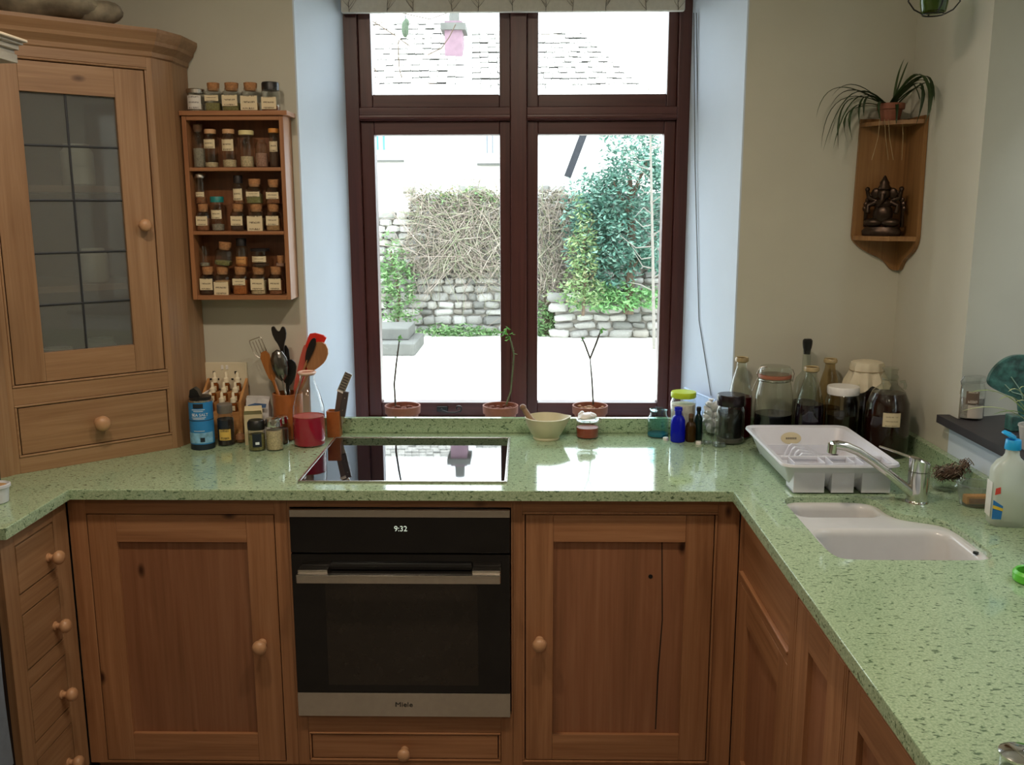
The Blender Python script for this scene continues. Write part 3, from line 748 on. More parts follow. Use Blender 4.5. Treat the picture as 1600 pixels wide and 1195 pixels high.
# left base cupboard under the worktop
t = thing('base_cupboard', 'waxed pine base cupboard with one panelled door left of the oven', 'cupboard', (0, YFc, 0))
frame(t, m_base_z, m_base_x, [(-1.245, -1.197, .08, .8715), (-.684, -.6495, .08, .8715)], [(-1.197, -.684, .822, .8715), (-1.197, -.684, .08, .087)])
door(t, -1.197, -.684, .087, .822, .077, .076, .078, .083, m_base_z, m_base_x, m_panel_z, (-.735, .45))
obj('carcass', B().box(-1.245, -.6495, .021, .59, .08, .87), m_carcass, t, sm=None); obj('plinth', B().box(-1.245, -.6495, .05, .07, 0, .08), m_base_x, t, sm=None)
# oven housing with a shallow drawer
t = thing('oven_housing', 'waxed pine oven housing with a shallow drawer under the oven', 'cupboard', (0, YFc, 0))
frame(t, m_base_z, m_base_x, [(-.649, -.6175, .08, .237), (-.074, -.0405, .08, .237)], [(-.649, -.0405, .843, .8715), (-.6175, -.074, .182, .237), (-.6175, -.074, .08, .092)])
bead(t, -.6105, -.081, .099, .175, m_base_x, .006)
drawer(t, -.6105, -.081, .099, .175, m_base_x, (-.347, .128))
obj('carcass', B().box(-.649, -.0405, .021, .59, .08, .236), m_carcass, t, sm=None); obj('plinth', B().box(-.649, -.0405, .05, .07, 0, .08), m_base_x, t, sm=None)
obj('side_panel', B().box(-.649, -.642, .0, .59, .237, .843), m_base_z, t, sm=None); obj('side_panel', B().box(-.0445, -.0405, .0, .59, .237, .843), m_base_z, t, sm=None)
# right base cupboard
t = thing('base_cupboard', 'waxed pine base cupboard with one panelled door right of the oven', 'cupboard', (0, YFc, 0))
frame(t, m_base_z, m_base_x, [(-.040, -.0145, .08, .8715), (.510, .568, .08, .8715)], [(-.0145, .510, .832, .8715), (-.0145, .510, .08, .091)])
bead(t, -.0075, .503, .098, .825, m_base_z, .007)
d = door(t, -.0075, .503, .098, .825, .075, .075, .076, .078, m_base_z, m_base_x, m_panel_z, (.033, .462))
obj('crack', B().add([(.362,.0105,.745),(.365,.0105,.745),(.372,.0105,.52),(.365,.0105,.36),(.362,.0105,.19),(.359,.0105,.19),(.361,.0105,.36),(.369,.0105,.52)], [(0,1,2,7),(7,2,3,6),(6,3,4,5)]), m_gap, d, sm=None, label='thin dark split in the panel')
obj('knot_hole', B().lathe([(.006, 0), (.006, .001)], 12, c=(.335, .011, .645), M=KM), m_gap, d, label='round black knot hole')
obj('carcass', B().box(-.040, .568, .021, .59, .08, .87), m_carcass, t, sm=None); obj('plinth', B().box(-.040, .568, .05, .07, 0, .08), m_base_x, t, sm=None)
# right run: sink cupboard and two more (face -X)
RX = (0, 0, math.radians(-90))
def right_unit(label, ya, yb_, parts):
    t = thing('base_cupboard', label, 'cupboard', (.57, ya, 0), RX); w = ya-yb_
    obj('carcass', B().box(0, w, .021, .57, .08, .62 if 'sink' in label else .87), m_carcass, t, sm=None); obj('plinth', B().box(0, w, .05, .07, 0, .08), m_base_x, t, sm=None)
    return t, w
t, w = right_unit('waxed pine sink cupboard with false drawer panel beside the corner', 2.398, 1.876, 0)
frame(t, m_base_z, m_base_x, [(0, .022, .08, .8715), (w-.034, w, .08, .8715)], [(.022, w-.034, .826, .8715), (.022, w-.034, .648, .676), (.022, w-.034, .08, .09)])
drawer(t, .022, w-.034, .676, .826, m_base_x, None, y=.006)
obj('bead_moulding', B().box(.022, w-.034, -.004, .01, .669, .678, .003), m_base_x, t)
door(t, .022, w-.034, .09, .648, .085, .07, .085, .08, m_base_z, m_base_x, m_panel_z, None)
t, w = right_unit('waxed pine cupboard with narrow panelled door next to the sink cupboard', 1.874, 1.556, 0)
frame(t, m_base_z, m_base_x, [(0, .012, .08, .8715), (w-.008, w, .08, .8715)], [(.012, w-.008, .826, .8715), (.012, w-.008, .08, .09)])
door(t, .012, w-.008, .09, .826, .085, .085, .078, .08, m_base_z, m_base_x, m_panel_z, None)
t, w = right_unit('waxed pine cupboard nearest the camera under the right worktop', 1.554, 1.10, 0)
frame(t, m_base_z, m_base_x, [(0, .008, .08, .8715), (w-.04, w, .08, .8715)], [(.008, w-.04, .826, .8715), (.008, w-.04, .08, .09)])
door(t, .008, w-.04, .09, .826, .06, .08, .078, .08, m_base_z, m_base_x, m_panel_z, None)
# left run: chest of drawers (face +X)
t = thing('drawer_unit', 'pine unit of small drawers with round knobs at the left', 'drawers', (-1.246, 2.075, 0), (0, 0, math.radians(90)))
w = .318
frame(t, m_pine_z, m_pine_x, [(0, .06, .08, .8715), (.245, w, .08, .8715)], [])
zs = [(.699, .828), (.498, .649), (.30, .455), (.10, .255)]
prev = .8715
for z0, z1 in zs:
    obj('frame_rail', B().box(.06, .245, 0, .02, z1, prev, .001), m_pine_x, t); prev = z0
    drawer(t, .06, .245, z0, z1, m_pine_x, (.205, (z0+z1)/2-.02), g=.004, kr=.0185)
obj('frame_rail', B().box(.06, .245, 0, .02, .08, .10, .001), m_pine_x, t)
obj('carcass', B().box(0, w, .021, .6, .08, .87), m_carcass, t, sm=None)
# dark cooker standing left of the drawers with a cloth over its rail
t = thing('range_cooker', 'black range cooker at the far left edge', 'cooker', (-1.56, 1.74, 0))
obj('body', B().box(-.30, .30, -.30, .30, .04, .86, .008), m_blacksatin, t); obj('hotplate', B().box(-.29, .29, -.29, .29, .86, .88, .004), m_black, t)
obj('rail', B().tube([(.34, -.26, .78), (.34, .26, .78)], .01, 8).tube([(.30, -.24, .78), (.34, -.24, .78)], .007, 6).tube([(.30, .24, .78), (.34, .24, .78)], .007, 6), m_chrome, t)
for x in (-.25, .25):
    for y in (-.25, .25): obj('foot', B().lathe([(.02, 0), (.02, .04)], 10, c=(x, y, 0)), m_black, t)
tw = thing('tea_towel', 'blue grey tea towel hanging at the far left edge', 'towel', (-1.215, 1.84, .36))
b = B()
for sx in (-.014, .014):
    vs = []; 
    for i in range(9):
        for j in range(9):
            vs.append((sx+.003*math.sin(i*1.9+j*.6), -.12+.24*i/8, .425*j/8))
    b.add(vs, [(i*9+j, i*9+j+1, (i+1)*9+j+1, (i+1)*9+j) for i in range(8) for j in range(8)])
b.tube([(0, -.12, .425), (0, .12, .425)], .0145, 8)
obj('cloth', b, plain('towel_cloth', '#6f7a88', .95, var=.1), tw)

# ------------------------------------------------------------------ oven
t = thing('built_in_oven', 'black glass built-in oven with steel handle and trim', 'oven', (-.3435, 2.383, .24))
hw = .296
obj('body', B().box(-hw+.003, hw-.003, .022, .55, .002, .598), m_blacksatin, t, sm=None)
obj('top_trim', B().box(-hw, hw, 0, .02, .580, .600, .0015), m_steel, t, label='brushed steel strip')
cp = obj('control_panel', B().box(-hw, hw, .001, .02, .480, .579, .0015), m_ovenglass, t)
dr = obj('oven_door', B().box(-hw, hw, 0, .02, .072, .476, .0015), m_ovenglass, t)
obj('oven_window', B().box(-.207, .208, -.0006, .001, .095, .415), m_ovenwin, dr, sm=None)
obj('lower_trim', B().box(-hw, hw, -.001, .02, 0, .071, .0015), m_steel, t, label='brushed steel lower band')
hb = B().box(-.272, .272, -.052, -.034, .413, .437, .003)
ho = obj('oven_handle', hb, m_steel, t, label='flat brushed steel bar handle')
obj('handle_mount', B().box(-.272, -.19, -.036, 0, .418, .445, .004), m_steel, ho); obj('handle_mount', B().box(.195, .272, -.036, 0, .418, .445, .004), m_steel, ho)
obj('handle_gap_reflection', B().box(-.19, .195, -.012, -.0005, .436, .455, .005), m_black, t)  # black strip standing in for the dark reflection of the handle gap
def text(name, body, size, mat, parent, loc, rot=(math.radians(90), 0, 0), bend=None, depth=.0004, sx=1.0):
    cu = bpy.data.curves.new(name, 'FONT'); cu.body = body; cu.size = size; cu.align_x = 'CENTER'; cu.align_y = 'CENTER'; cu.extrude = depth
    tmp = bpy.data.objects.new(name, cu); COL.objects.link(tmp)
    bpy.context.view_layer.update()
    me = bpy.data.meshes.new_from_object(tmp.evaluated_get(bpy.context.evaluated_depsgraph_get()))
    bpy.data.objects.remove(tmp); bpy.data.curves.remove(cu)
    me.materials.clear()
    R = Matrix.Rotation(rot[2], 3, 'Z') @ Matrix.Rotation(rot[1], 3, 'Y') @ Matrix.Rotation(rot[0], 3, 'X')
    for v in me.vertices:
        v.co.x *= sx
        if bend:
            a = v.co.x/bend + rot[2]; rr_ = bend + v.co.z
            v.co = Vector((loc[0]+rr_*math.sin(a), loc[1]-rr_*math.cos(a), loc[2]+v.co.y))
        else: v.co = R @ v.co + Vector(loc)
    return link(name, me, mat, parent)
text('clock_digits', '9:32', .021, emit('clock_green_white', '#cfe0d4', .4), cp, (.003, -.0002, .548))
text('maker_lettering', 'Miele', .020, plain('badge_black', '#120d0a', .5), t, (.0, -.0016, .036), sx=1.15)

# ------------------------------------------------------------------ hob
t = thing('induction_hob', 'black glass hob with steel trim set in the worktop', 'hob', (-.341, 2.685, ZC))
obj('glass_plate', B().box(-.278, .278, -.243, .243, .0003, .004, .001), m_hob, t)
tr = B().box(-.285, .285, -.250, -.243, .0003, .0055, .001).box(-.285, .285, .243, .250, .0003, .0055, .001).box(-.285, -.278, -.243, .243, .0003, .0055, .001).box(.278, .285, -.243, .243, .0003, .0055, .001)
obj('steel_trim', tr, m_steel, t)

# ------------------------------------------------------------------ corner cupboard on the worktop
ANG = math.radians(41.15)
t = thing('corner_cupboard', 'pine corner cupboard with leaded glass door and drawer on the worktop', 'cupboard', (-1.105, 2.796, ZC), (0, 0, ANG))
# local x = -u ; face spans x from -.443 to .018 ; z from 0 to 1.16
z_ = lambda v: v-ZC
inv = Matrix.Rotation(-ANG, 3, 'Z')
def loc2(X, Y): p = inv @ (Vector((X, Y, 0)) - Vector((-1.105, 2.796, 0))); return (p.x, p.y)
pA, pB = (.018, 0), (-.443, 0)
pR1, pR2 = loc2(-1.064, 2.895), loc2(-1.064, 3.025)
pL1, pL2 = loc2(-1.56, 2.30), loc2(XL+.003, 2.30); pC = loc2(XL+.003, 3.025)
ZTOP = 2.075-ZC
frame(t, m_pine_z, m_pine_x, [(-.443, -.428, 0, ZTOP), (.003, .018, 0, ZTOP)], [(-.428, .003, 2.034-ZC, ZTOP), (-.428, .003, 1.096-ZC, 1.144-ZC), (-.428, .003, 0, .945-ZC)])
bead(t, -.4215, -.0035, z_(1.151), z_(2.027), m_pine_z, .0065); bead(t, -.4215, -.0035, z_(.952), z_(1.089), m_pine_x, .0065)
d = door(t, -.4215, -.0035, z_(1.151), z_(2.027), .080, .084, .080, .082, m_pine_z, m_pine_x, None, (-.041, z_(1.586)), kr=.0185, panes=True)
m_lead = plain('lead_came', '#3a3c40', .5, .6, var=.1)
xs = [-.340, -.2215, -.0875]; zz = [z_(v) for v in (1.234, 1.368, 1.512, 1.657, 1.805, 1.946)]
m_lglass = thin_glass('old_leaded_glass', (.74,.77,.76,1), .03, 1.6, haze=.20, hazec=(.72,.74,.73,1))
for i in range(2):
    for j in range(5):
        obj('pane', B().box(xs[i]+.001, xs[i+1]-.001, .011, .0125, zz[j]+.001, zz[j+1]-.001), m_lglass, d, sm=None)
b = B().box(xs[1]-.003, xs[1]+.003, .0085, .015, zz[0], zz[5], .002)
for z in zz[1:5]: b.box(xs[0], xs[2], .0085, .015, z-.003, z+.003, .002)
obj('lead_came', b, m_lead, d)
dd = drawer(t, -.4215, -.0035, z_(.952), z_(1.089), m_pine_x, (-.208, z_(1.018)), kr=.0225)
sides = B().prism([pA, pR1, pR2, (pR2[0]-.014, pR2[1]), (pR1[0]-.016, pR1[1]), (.003, .02)], 0, ZTOP)
obj('side_panel', sides, m_pine_z, t, sm=None)
obj('side_panel', B().prism([pB, (-.428, .02), (pL1[0]+.01, pL1[1]+.015), (pL2[0], pL2[1]+.018), pL2, pL1], 0, ZTOP), m_pine_z, t, sm=None)
inner = [(-.43, .022), (.0, .022), (pR1[0]-.02, pR1[1]), (pR2[0]-.02, pR2[1]-.005), (pC[0]+.01, pC[1]-.015), (pL2[0]+.01, pL2[1]+.03)]
m_inside = wood('cupboard_inside', '#7d5a3c', '#6d4d33', '#8c6848', axis='x', knots=False)
for z in (0.0, 1.12-ZC, 1.40-ZC, 1.68-ZC, ZTOP-.02): obj('inner_shelf', B().prism(inner, z, z+.018), m_inside, t, sm=None)
bk = B().prism([pR2, pC, (pC[0]-.004, pC[1]-.01), (pR2[0]-.01, pR2[1]-.01)], 0, ZTOP).prism([pC, pL2, (pL2[0]+.01, pL2[1]), (pC[0]+.01, pC[1])], 0, ZTOP)
obj('back_panel', bk, m_inside, t, sm=None)
# cornice in stepped mouldings following the three front faces
prof = [(.0, 2.062), (.005, 2.066), (.006, 2.078), (.014, 2.088), (.022, 2.096), (.024, 2.106), (.032, 2.118), (.036, 2.128), (.036, 2.138)]
path = [pR2, pR1, pA, pB, pL1, pL2]
def offset(path, dist):
    out = []
    for i, p in enumerate(path):
        ns = []
        for a, c in ((i-1, i), (i, i+1)):
            if a < 0 or c >= len(path): continue
            e = Vector((path[c][0]-path[a][0], path[c][1]-path[a][1])).normalized(); ns.append(Vector((-e.y, e.x)))
        if len(ns) == 1: m = ns[0]
        else:
            m = (ns[0]+ns[1]).normalized(); m = m / max(.3, m.dot(ns[0]))
        out.append((p[0]+m.x*dist, p[1]+m.y*dist))
    return out
def outw(dist):
    a = offset(path, dist); b = offset(path, -dist)
    return a if a[2][1] < b[2][1] else b
b = B(); rows = []
for dd_, z in prof: rows.append([(x, y, z-ZC) for x, y in outw(dd_)])
n = len(path); vs = [p for r_ in rows for p in r_]; fs = [(j*n+i, j*n+i+1, (j+1)*n+i+1, (j+1)*n+i) for j in range(len(rows)-1) for i in range(n-1)]
b.add(vs, fs)
topo = [(x, y) for x, y in outw(.036)]
b.add([(x, y, 2.138-ZC) for x, y in topo] + [(pC[0], pC[1], 2.138-ZC)], [tuple(range(n+1))])
obj('cornice', b, m_pine_x, t, sm=14)
# things kept in the cupboard, faint behind the glass
def simple_jar(name, label, cat, x, y, z, r, h, mat, lid=None, group=None):
    q = thing(name, label, cat, (x, y, z), group=group)
    obj('body', B().lathe([(r*.9, 0), (r, .006), (r, h*.8), (r*.8, h*.9), (r*.8, h)], 18), mat, q)
    if lid: obj('lid', B().lathe([(r*.86, h+.0003), (r*.86, h+.012), (r*.8, h+.015)], 18), lid, q)
    return q
cw = Matrix.Translation((-1.105, 2.796, 0)) @ Matrix.Rotation(ANG, 4, 'Z')
m_cream = plain('cream_china', '#d8d2c0', .3); m_greychina = plain('grey_china', '#8e8f8a', .4)
for lx, ly, zz_, r, h, mt, lb in ((-.15, .12, 1.1385, .045, .11, m_greychina, 'grey storage jar behind the lowest leaded panes'), (-.27, .13, 1.1385, .05, .09, m_cream, 'cream bowl behind the lower left leaded pane'), (-.15, .12, 1.4185, .04, .10, m_cream, 'cream jar on the middle shelf of the corner cupboard'), (-.17, .13, 1.6985, .045, .12, m_cream, 'cream jug on the top shelf behind leaded glass')):
    p = cw @ Vector((lx, ly, 0)); simple_jar('storage_jar', lb, 'jar', p.x, p.y, zz_, r, h, mt)
# lumpy grey ornament on top of the cupboard
rk = thing('driftwood_lump', 'mottled grey beige lump lying on top of the corner cupboard', 'ornament', (-1.36, 2.72, 2.139))
b = B(); rnd = random.Random(4)
b.ball((0, 0, .05), .17, .10, .055, 24, 14); b.ball((.14, .03, .035), .07, .06, .038, 16, 10); b.ball((-.12, -.02, .06), .11, .09, .065, 18, 12)
b.v = [(x+.008*math.sin(40*z+17*y), y+.008*math.sin(37*x), max(0.0, z+.007*math.sin(33*x+21*y))) for x, y, z in b.v]
obj('lump', b, plain('mottled_stone', '#847a68', .9, var=.35, scale=24), rk)
# end of another shelf at the very left
sh = thing('wall_shelf', 'pale moulded shelf end at the upper left edge', 'shelf', (-1.2, 2.03, 1.86))
e1 = at(36, 64, 2.03); sh.location = (e1.x-.06, 2.03, at(10, 97, 2.03).z)
hh = at(36, 60, 2.03).z - sh.location.z
m_pale = plain('pale_limed_wood', '#a89a84', .6, var=.12, scale=18)
b = B()
for k, (dx, z0, z1) in enumerate(((.035, 0, .018), (.030, .018, .026), (.040, .026, .036), (.050, .036, hh-.006), (.060, hh-.006, hh))):
    b.box(XL+.001-sh.location.x, dx, -.22+.06-dx, .02, z0, z1, .002)
obj('moulded_board', b, m_pale, sh)
bx_ = XL+.001-sh.location.x
obj('bracket', B().prism([(bx_, 0), (bx_+.1, 0), (bx_, -.12)], -.1, -.08, 'y'), m_pale, sh)

# ------------------------------------------------------------------ spice rack and its jars
RX0, RX1, RYF, RYB = -1.058, -.746, 2.93, 3.029
t = thing('spice_rack', 'open pine spice rack full of small jars on the wall', 'spice rack', (-.9, RYB, 1.35))
o = Vector(t.location)
def rb(x0, x1, y0, y1, z0, z1): return B().box(x0-o.x, x1-o.x, y0-o.y, y1-o.y, z0-o.z, z1-o.z, .0015)
obj('side', rb(RX0, RX0+.014, RYF, RYB-.006, 1.35, 1.912), m_rack_z, t); obj('side', rb(RX1-.014, RX1, RYF, RYB-.006, 1.35, 1.912), m_rack_z, t)
obj('top_board', rb(RX0-.004, RX1+.014, RYF-.008, RYB, 1.912, 1.926), m_rack, t); obj('shelf', rb(RX0+.014, RX1-.014, RYF, RYB-.006, 1.35, 1.364), m_rack, t)
obj('shelf', rb(RX0+.014, RX1-.014, RYF, RYB-.006, 1.553, 1.564), m_rack, t); obj('shelf', rb(RX0+.014, RX1-.014, RYF, RYB-.006, 1.747, 1.758), m_rack, t)
obj('top_rail', rb(RX0+.014, RX1-.014, RYF, RYF+.010, 1.898, 1.912), m_rack, t)
obj('back_board', rb(RX0, RX1, RYB-.006, RYB, 1.35, 1.912), wood('rack_back', '#7a4a28', '#683d20', '#875533', axis='z', knots=False), t)
m_pow = {k: plain('spice_'+k, c, .9, var=.3, scale=220) for k, c in dict(brown='#8a5a3a', tan='#b08a5c', olive='#7f7a4a', dark='#4a3222', pinkish='#a07a68', grey='#8d8676', orange='#a8622e', pale='#c2b08c', black='#241c18').items()}
lids = dict(cork=m_cork, tan=plain('tan_cap', '#c49a70', .6), cream=plain('cream_cap', '#dccf98', .5), orange=plain('orange_cap', '#cf8a3c', .6), teal=plain('teal_cap', '#1c7a78', .4), dark=plain('dark_cap', '#1d1a1c', .4), steel=m_steel, white=plain('white_cap', '#cfc9bf', .4), clear=m_glass, darkcork=plain('dark_cork', '#5e432c', .85, var=.2, scale=120))
m_label = m_paper
def spice(xa, xb, z, h, lid, fill, cont, label, lab=(.35, .7), y=2.968, lh=.022, sq=5.0, labc=None, tilt=0, gr='jars in the spice rack', neck=.72, full=False):
    w = at(xb, 300, y).x - at(xa, 300, y).x; r = min(w/2*.97, .031); x = at((xa+xb)/2, at_y(z+h/2, y), y).x
    if z < 1.9: x = min(max(x, RX0+.0155+r), RX1-.0155-r)
    q = thing('spice_jar', label, 'jar', (x, y, z), (0, tilt, 0), gr)
    k = 1.0/ (2**(-1.0/sq)) / 1.0
    R = r*.96
    hb = h - lh*.7
    obj('glass', B().open_lathe([(R*.93, 0.0), (R, .003), (R, hb*.72), (R*.92, hb*.84), (R*neck, hb*.90), (R*neck, hb)], 16, sq=sq), m_glass, q)
    if fill: obj('contents', B().lathe([(R*.88, .002), (R*.92, .004), (R*.92, hb*.72*fill), (0, hb*.72*fill+.002)], 14, sq=sq), m_pow[cont], q)
    lm = lids[lid]
    if lid in ('cork', 'darkcork'): lp = [(R*neck*.9, hb-lh*.35), (R*neck*1.02, hb+.001), (R*neck*1.08, hb+lh*.7), (R*neck*.95, hb+lh*.75)]
    elif lid == 'clear': lp = None
    else: lp = [(R*neck*1.12, hb-lh*.4), (R*neck*1.14, hb+lh*.5), (R*neck*1.05, hb+lh*.7)]
    if lp: obj('stopper' if 'cork' in lid else 'lid', B().lathe(lp, 16), lm, q)
    if lab:
        z0, z1 = hb*.72*lab[0], hb*.72*lab[1]; n = 5; Rr = R*1.004
        if sq > 3:
            hw_ = R*.86 if not full else R*.98; yy = -R*1.0 if sq < 6 else -R*1.0
            pb = B().box(-hw_, hw_, -R*1.012, -R*1.002, z0, z1)
        else:
            pb = B(); A = [(-.9+1.8*i/8) for i in range(9)]
            pb.add([(Rr*math.sin(a), -Rr*math.cos(a), z0) for a in A]+[(Rr*math.sin(a), -Rr*math.cos(a), z1) for a in A], [(i, i+1, 10+i, 9+i) for i in range(8)])
        obj('label', pb, m_label if labc is None else labc, q, sm=60)
    return q
def at_y(z, Y):
    """photo row of a point at height z and depth Y (straight ahead)"""
    d = Vector((0, Y, z)) - CAMP; return 597.5 - FPX * d.dot(_U) / d.dot(_F)
m_whitepaper = paper('white_paper_label', '#d6d2ca', '#55524e', 16, .52)
ZT1, Z1, Z2, Z3 = 1.9265, 1.7585, 1.5645, 1.3645
def hgt(ytop, z, y=2.968):
    return at(360, ytop, y).z - z
# on top of the rack
spice(292, 320, ZT1, hgt(139, ZT1), 'steel', .5, 'grey', 'squat jar with steel clip lid and white label on top of the spice rack', (.15, 1.1), sq=2.0, labc=m_whitepaper, neck=.95, lh=.012)
spice(321, 347, ZT1, hgt(130, ZT1), 'cork', .5, 'olive', 'second jar from the left on top of the spice rack, narrow label', (.6, .95))
spice(348, 377, ZT1, hgt(130, ZT1), 'cork', .5, 'olive', 'middle jar on top of the spice rack with a torn label', (.3, .95))
spice(378, 406, ZT1, hgt(130, ZT1), 'cork', .5, 'tan', 'fourth jar on top of the spice rack with a large buff label', (.05, .9), full=True)
spice(409, 437, ZT1, hgt(129, ZT1), 'dark', .3, 'brown', 'dark lidded jar at the right end on top of the spice rack', (.1, .8), neck=.9)
# top shelf
spice(297, 317, Z1, hgt(194, Z1), 'darkcork', .7, 'grey', 'tall jar at the left end of the top rack shelf', None, sq=2.0)
spice(318, 341, Z1, hgt(202, Z1), 'tan', .2, 'pale', 'narrow necked jar with tan cap, second on the top rack shelf', (.75, 1.1), sq=2.0, lh=.012)
spice(346, 370, Z1, hgt(202, Z1), 'tan', .3, 'pale', 'tan capped jar with white label third on the top rack shelf', (.65, 1.1), sq=2.0, lh=.012)
spice(374, 397, Z1, hgt(204, Z1), 'cream', .45, 'pale', 'cream capped jar of pale pods on the top rack shelf', None, sq=2.0, lh=.012, neck=.95)
spice(398, 419, Z1, hgt(210, Z1), 'clear', .7, 'pinkish', 'uncapped jar of brown powder on the top rack shelf', None, sq=2.0, neck=.6)
spice(420, 437, Z1, hgt(201, Z1), 'orange', .8, 'dark', 'slim dark jar with orange cap at the right end of the top rack shelf', (.6, 1.0), sq=2.0, lh=.012, neck=.9)
# middle shelf, lower row
HL = hgt(319, Z2)
lowm = [(302, 324, 'cork', 'brown', 'cork topped jar at the left end of the middle rack shelf'), (361, 384, 'cork', 'dark', 'cork topped jar in the middle of the middle rack shelf, small label'), (388, 414, 'cork', 'pale', 'cork topped jar with big cream label on the middle rack shelf'), (416, 440, 'cork', 'tan', 'cork topped jar at the right end of the middle rack shelf')]
for i, (a, b_, l, cc, lb) in enumerate(lowm): spice(a, b_, Z2, HL, l, .8, cc, lb, (.0, .95) if i == 2 else (.35, .95), full=i == 2)
spice(329, 351, Z2, hgt(307, Z2), 'teal', .3, 'grey', 'jar with teal screw cap on the middle rack shelf', (.55, .95), sq=2.0, neck=.9, lh=.016)
# middle shelf, upper row standing on the corks
ZU = Z2 + HL + .0015
spice(302, 320, ZU, hgt(271, ZU), 'steel', .35, 'brown', 'slim steel capped tube jar stacked at the left of the middle rack shelf', (.35, .6), sq=2.0, neck=.98, lh=.012)
spice(363, 382, ZU, hgt(274, ZU), 'dark', .3, 'brown', 'dark capped jar stacked in the middle of the middle rack shelf', (.2, .9), sq=2.0, neck=.7)
spice(385, 411, ZU, hgt(280, ZU), 'cork', .7, 'olive', 'stacked cork topped jar of green herbs on the middle rack shelf', (.5, .85))
spice(416, 440, ZU, hgt(281, ZU), 'cork', .55, 'brown', 'stacked cork topped jar at the right of the middle rack shelf', (.35, .85))
# bottom shelf, lower row
HB = hgt(417, Z3)
for i, (a, b_, cc, lb) in enumerate(((307, 332, 'dark', 'cork topped jar at the left end of the bottom rack shelf'), (336, 361, 'tan', 'second jar of the bottom row with a large tan label'), (364, 389, 'orange', 'orange spice jar with small label in the middle of the bottom row'), (392, 418, 'pale', 'fourth jar of the bottom row with white label and pale contents'), (420, 444, 'brown', 'cork topped jar at the right end of the bottom rack shelf'))):
    spice(a, b_, Z3, HB, 'cork', .85, cc, lb, (.0, .8) if i == 1 else ((.6, 1.0) if i == 2 else (.3, 1.0)), full=i == 1)
ZV = Z3 + HB + .0015
spice(311, 328, ZV, hgt(377, ZV), 'clear', .25, 'grey', 'slim clear tube jar stacked at the left of the bottom rack shelf', None, sq=2.0, neck=.98)
spice(335, 362, ZV+.004, hgt(380, ZV), 'cork', .35, 'olive', 'tilted cork topped jar of green leaves stacked on the bottom rack shelf', None, tilt=.12)
spice(367, 388, ZV, hgt(372, ZV), 'dark', .55, 'orange', 'dark capped jar with orange label stacked on the bottom rack shelf', (.15, .6), sq=2.0, labc=paper('orange_label', '#c08a50', '#6a3c1c', 12, .55))
spice(392, 422, ZV, hgt(388, ZV), 'dark', .25, 'dark', 'wide clear jar with white label stacked on the bottom rack shelf', (.4, .9), sq=2.0, neck=.95, lh=.008)
spice(431, 446, ZV, hgt(400, ZV), 'cork', .8, 'pinkish', 'small brown jar tucked at the right side of the bottom rack shelf', None)

# ------------------------------------------------------------------ wall socket, dropper rack, salt and jars at the left
t = thing('wall_socket', 'white double wall socket behind the dropper bottles', 'socket', (-1.0, YW-.001, 1.09))
obj('plate', B().box(-.073, .073, -.009, 0, -.045, .045, .003), plain('socket_white', '#d9cfb4', .4, var=.02), t)
b = B()
for dx in (-.036, .036):
    b.box(dx-.004, dx+.004, -.0096, -.0085, .006, .016); b.box(dx-.016, dx-.009, -.0096, -.0085, -.014, -.008); b.box(dx+.009, dx+.016, -.0096, -.0085, -.014, -.008)
obj('pin_holes', b, m_black, t, sm=None); obj('rocker', B().box(-.012, -.004, -.0115, -.0085, .022, .036, .001).box(.004, .012, -.0115, -.0085, .022, .036, .001), m_white, t)

t = thing('dropper_rack', 'stepped wooden rack holding dropper bottles beside the cupboard', 'rack', (-.988, 2.985, ZC))
m_rackw = wood('dropper_rack_wood', '#b98552', '#a57342', '#c99862', axis='x', knots=False)
steps = [(-.060, -.035, .118), (-.034, -.009, .146), (-.008, .020, .174)]
for y0, y1, h in steps: obj('step', B().box(-.058, .058, y0, y1, 0, h-.03, .001), m_rackw, t)
obj('end_board', B().prism([(-.063, 0), (.022, 0), (.022, .185), (-.063, .125)], .059, .067, 'x'), m_rackw, t); obj('end_board', B().prism([(-.063, 0), (.022, 0), (.022, .185), (-.063, .125)], -.067, -.059, 'x'), m_rackw, t)
m_amber = plain('amber_bottle', '#7a4218', .15, var=.1); m_rubber = plain('cream_rubber', '#e8dcc0', .5)
pos = {0: 'front', 1: 'middle', 2: 'back'}; posx = {0: 'left', 1: 'centre', 2: 'right'}
for r_, (y0, y1, h) in enumerate(steps):
    for c_ in range(3):
        q = thing('dropper_bottle', 'small dropper bottle, %s row %s, in the stepped wooden rack' % (pos[r_], posx[c_]), 'bottle', (-.988-.037+.037*c_, 2.985+(y0+y1)/2, ZC+h-.0295), group='dropper bottles in the wooden rack')
        obj('bottle', B().lathe([(.010, 0), (.011, .002), (.011, .024), (.006, .029)], 12), m_amber, q)
        obj('dropper_cap', B().lathe([(.0095, .0295), (.0095, .043), (.006, .045), (.0045, .048), (.0045, .060), (.002, .064)], 12), m_rubber, q)
        obj('label', B().box(-.008, .008, -.0118, -.0112, .004, .02), m_paper, q, sm=None)

t = thing('white_board', 'white plastic board leaning on the cupboard side behind the salt', 'board', (-1.044, 2.93, ZC))
obj('sheet', B().box(-.003, .003, -.075, .07, 0, .15, .001), m_white, t); obj('edge_strip', B().box(-.004, .004, -.079, -.075, 0, .15, .001), m_white, t)

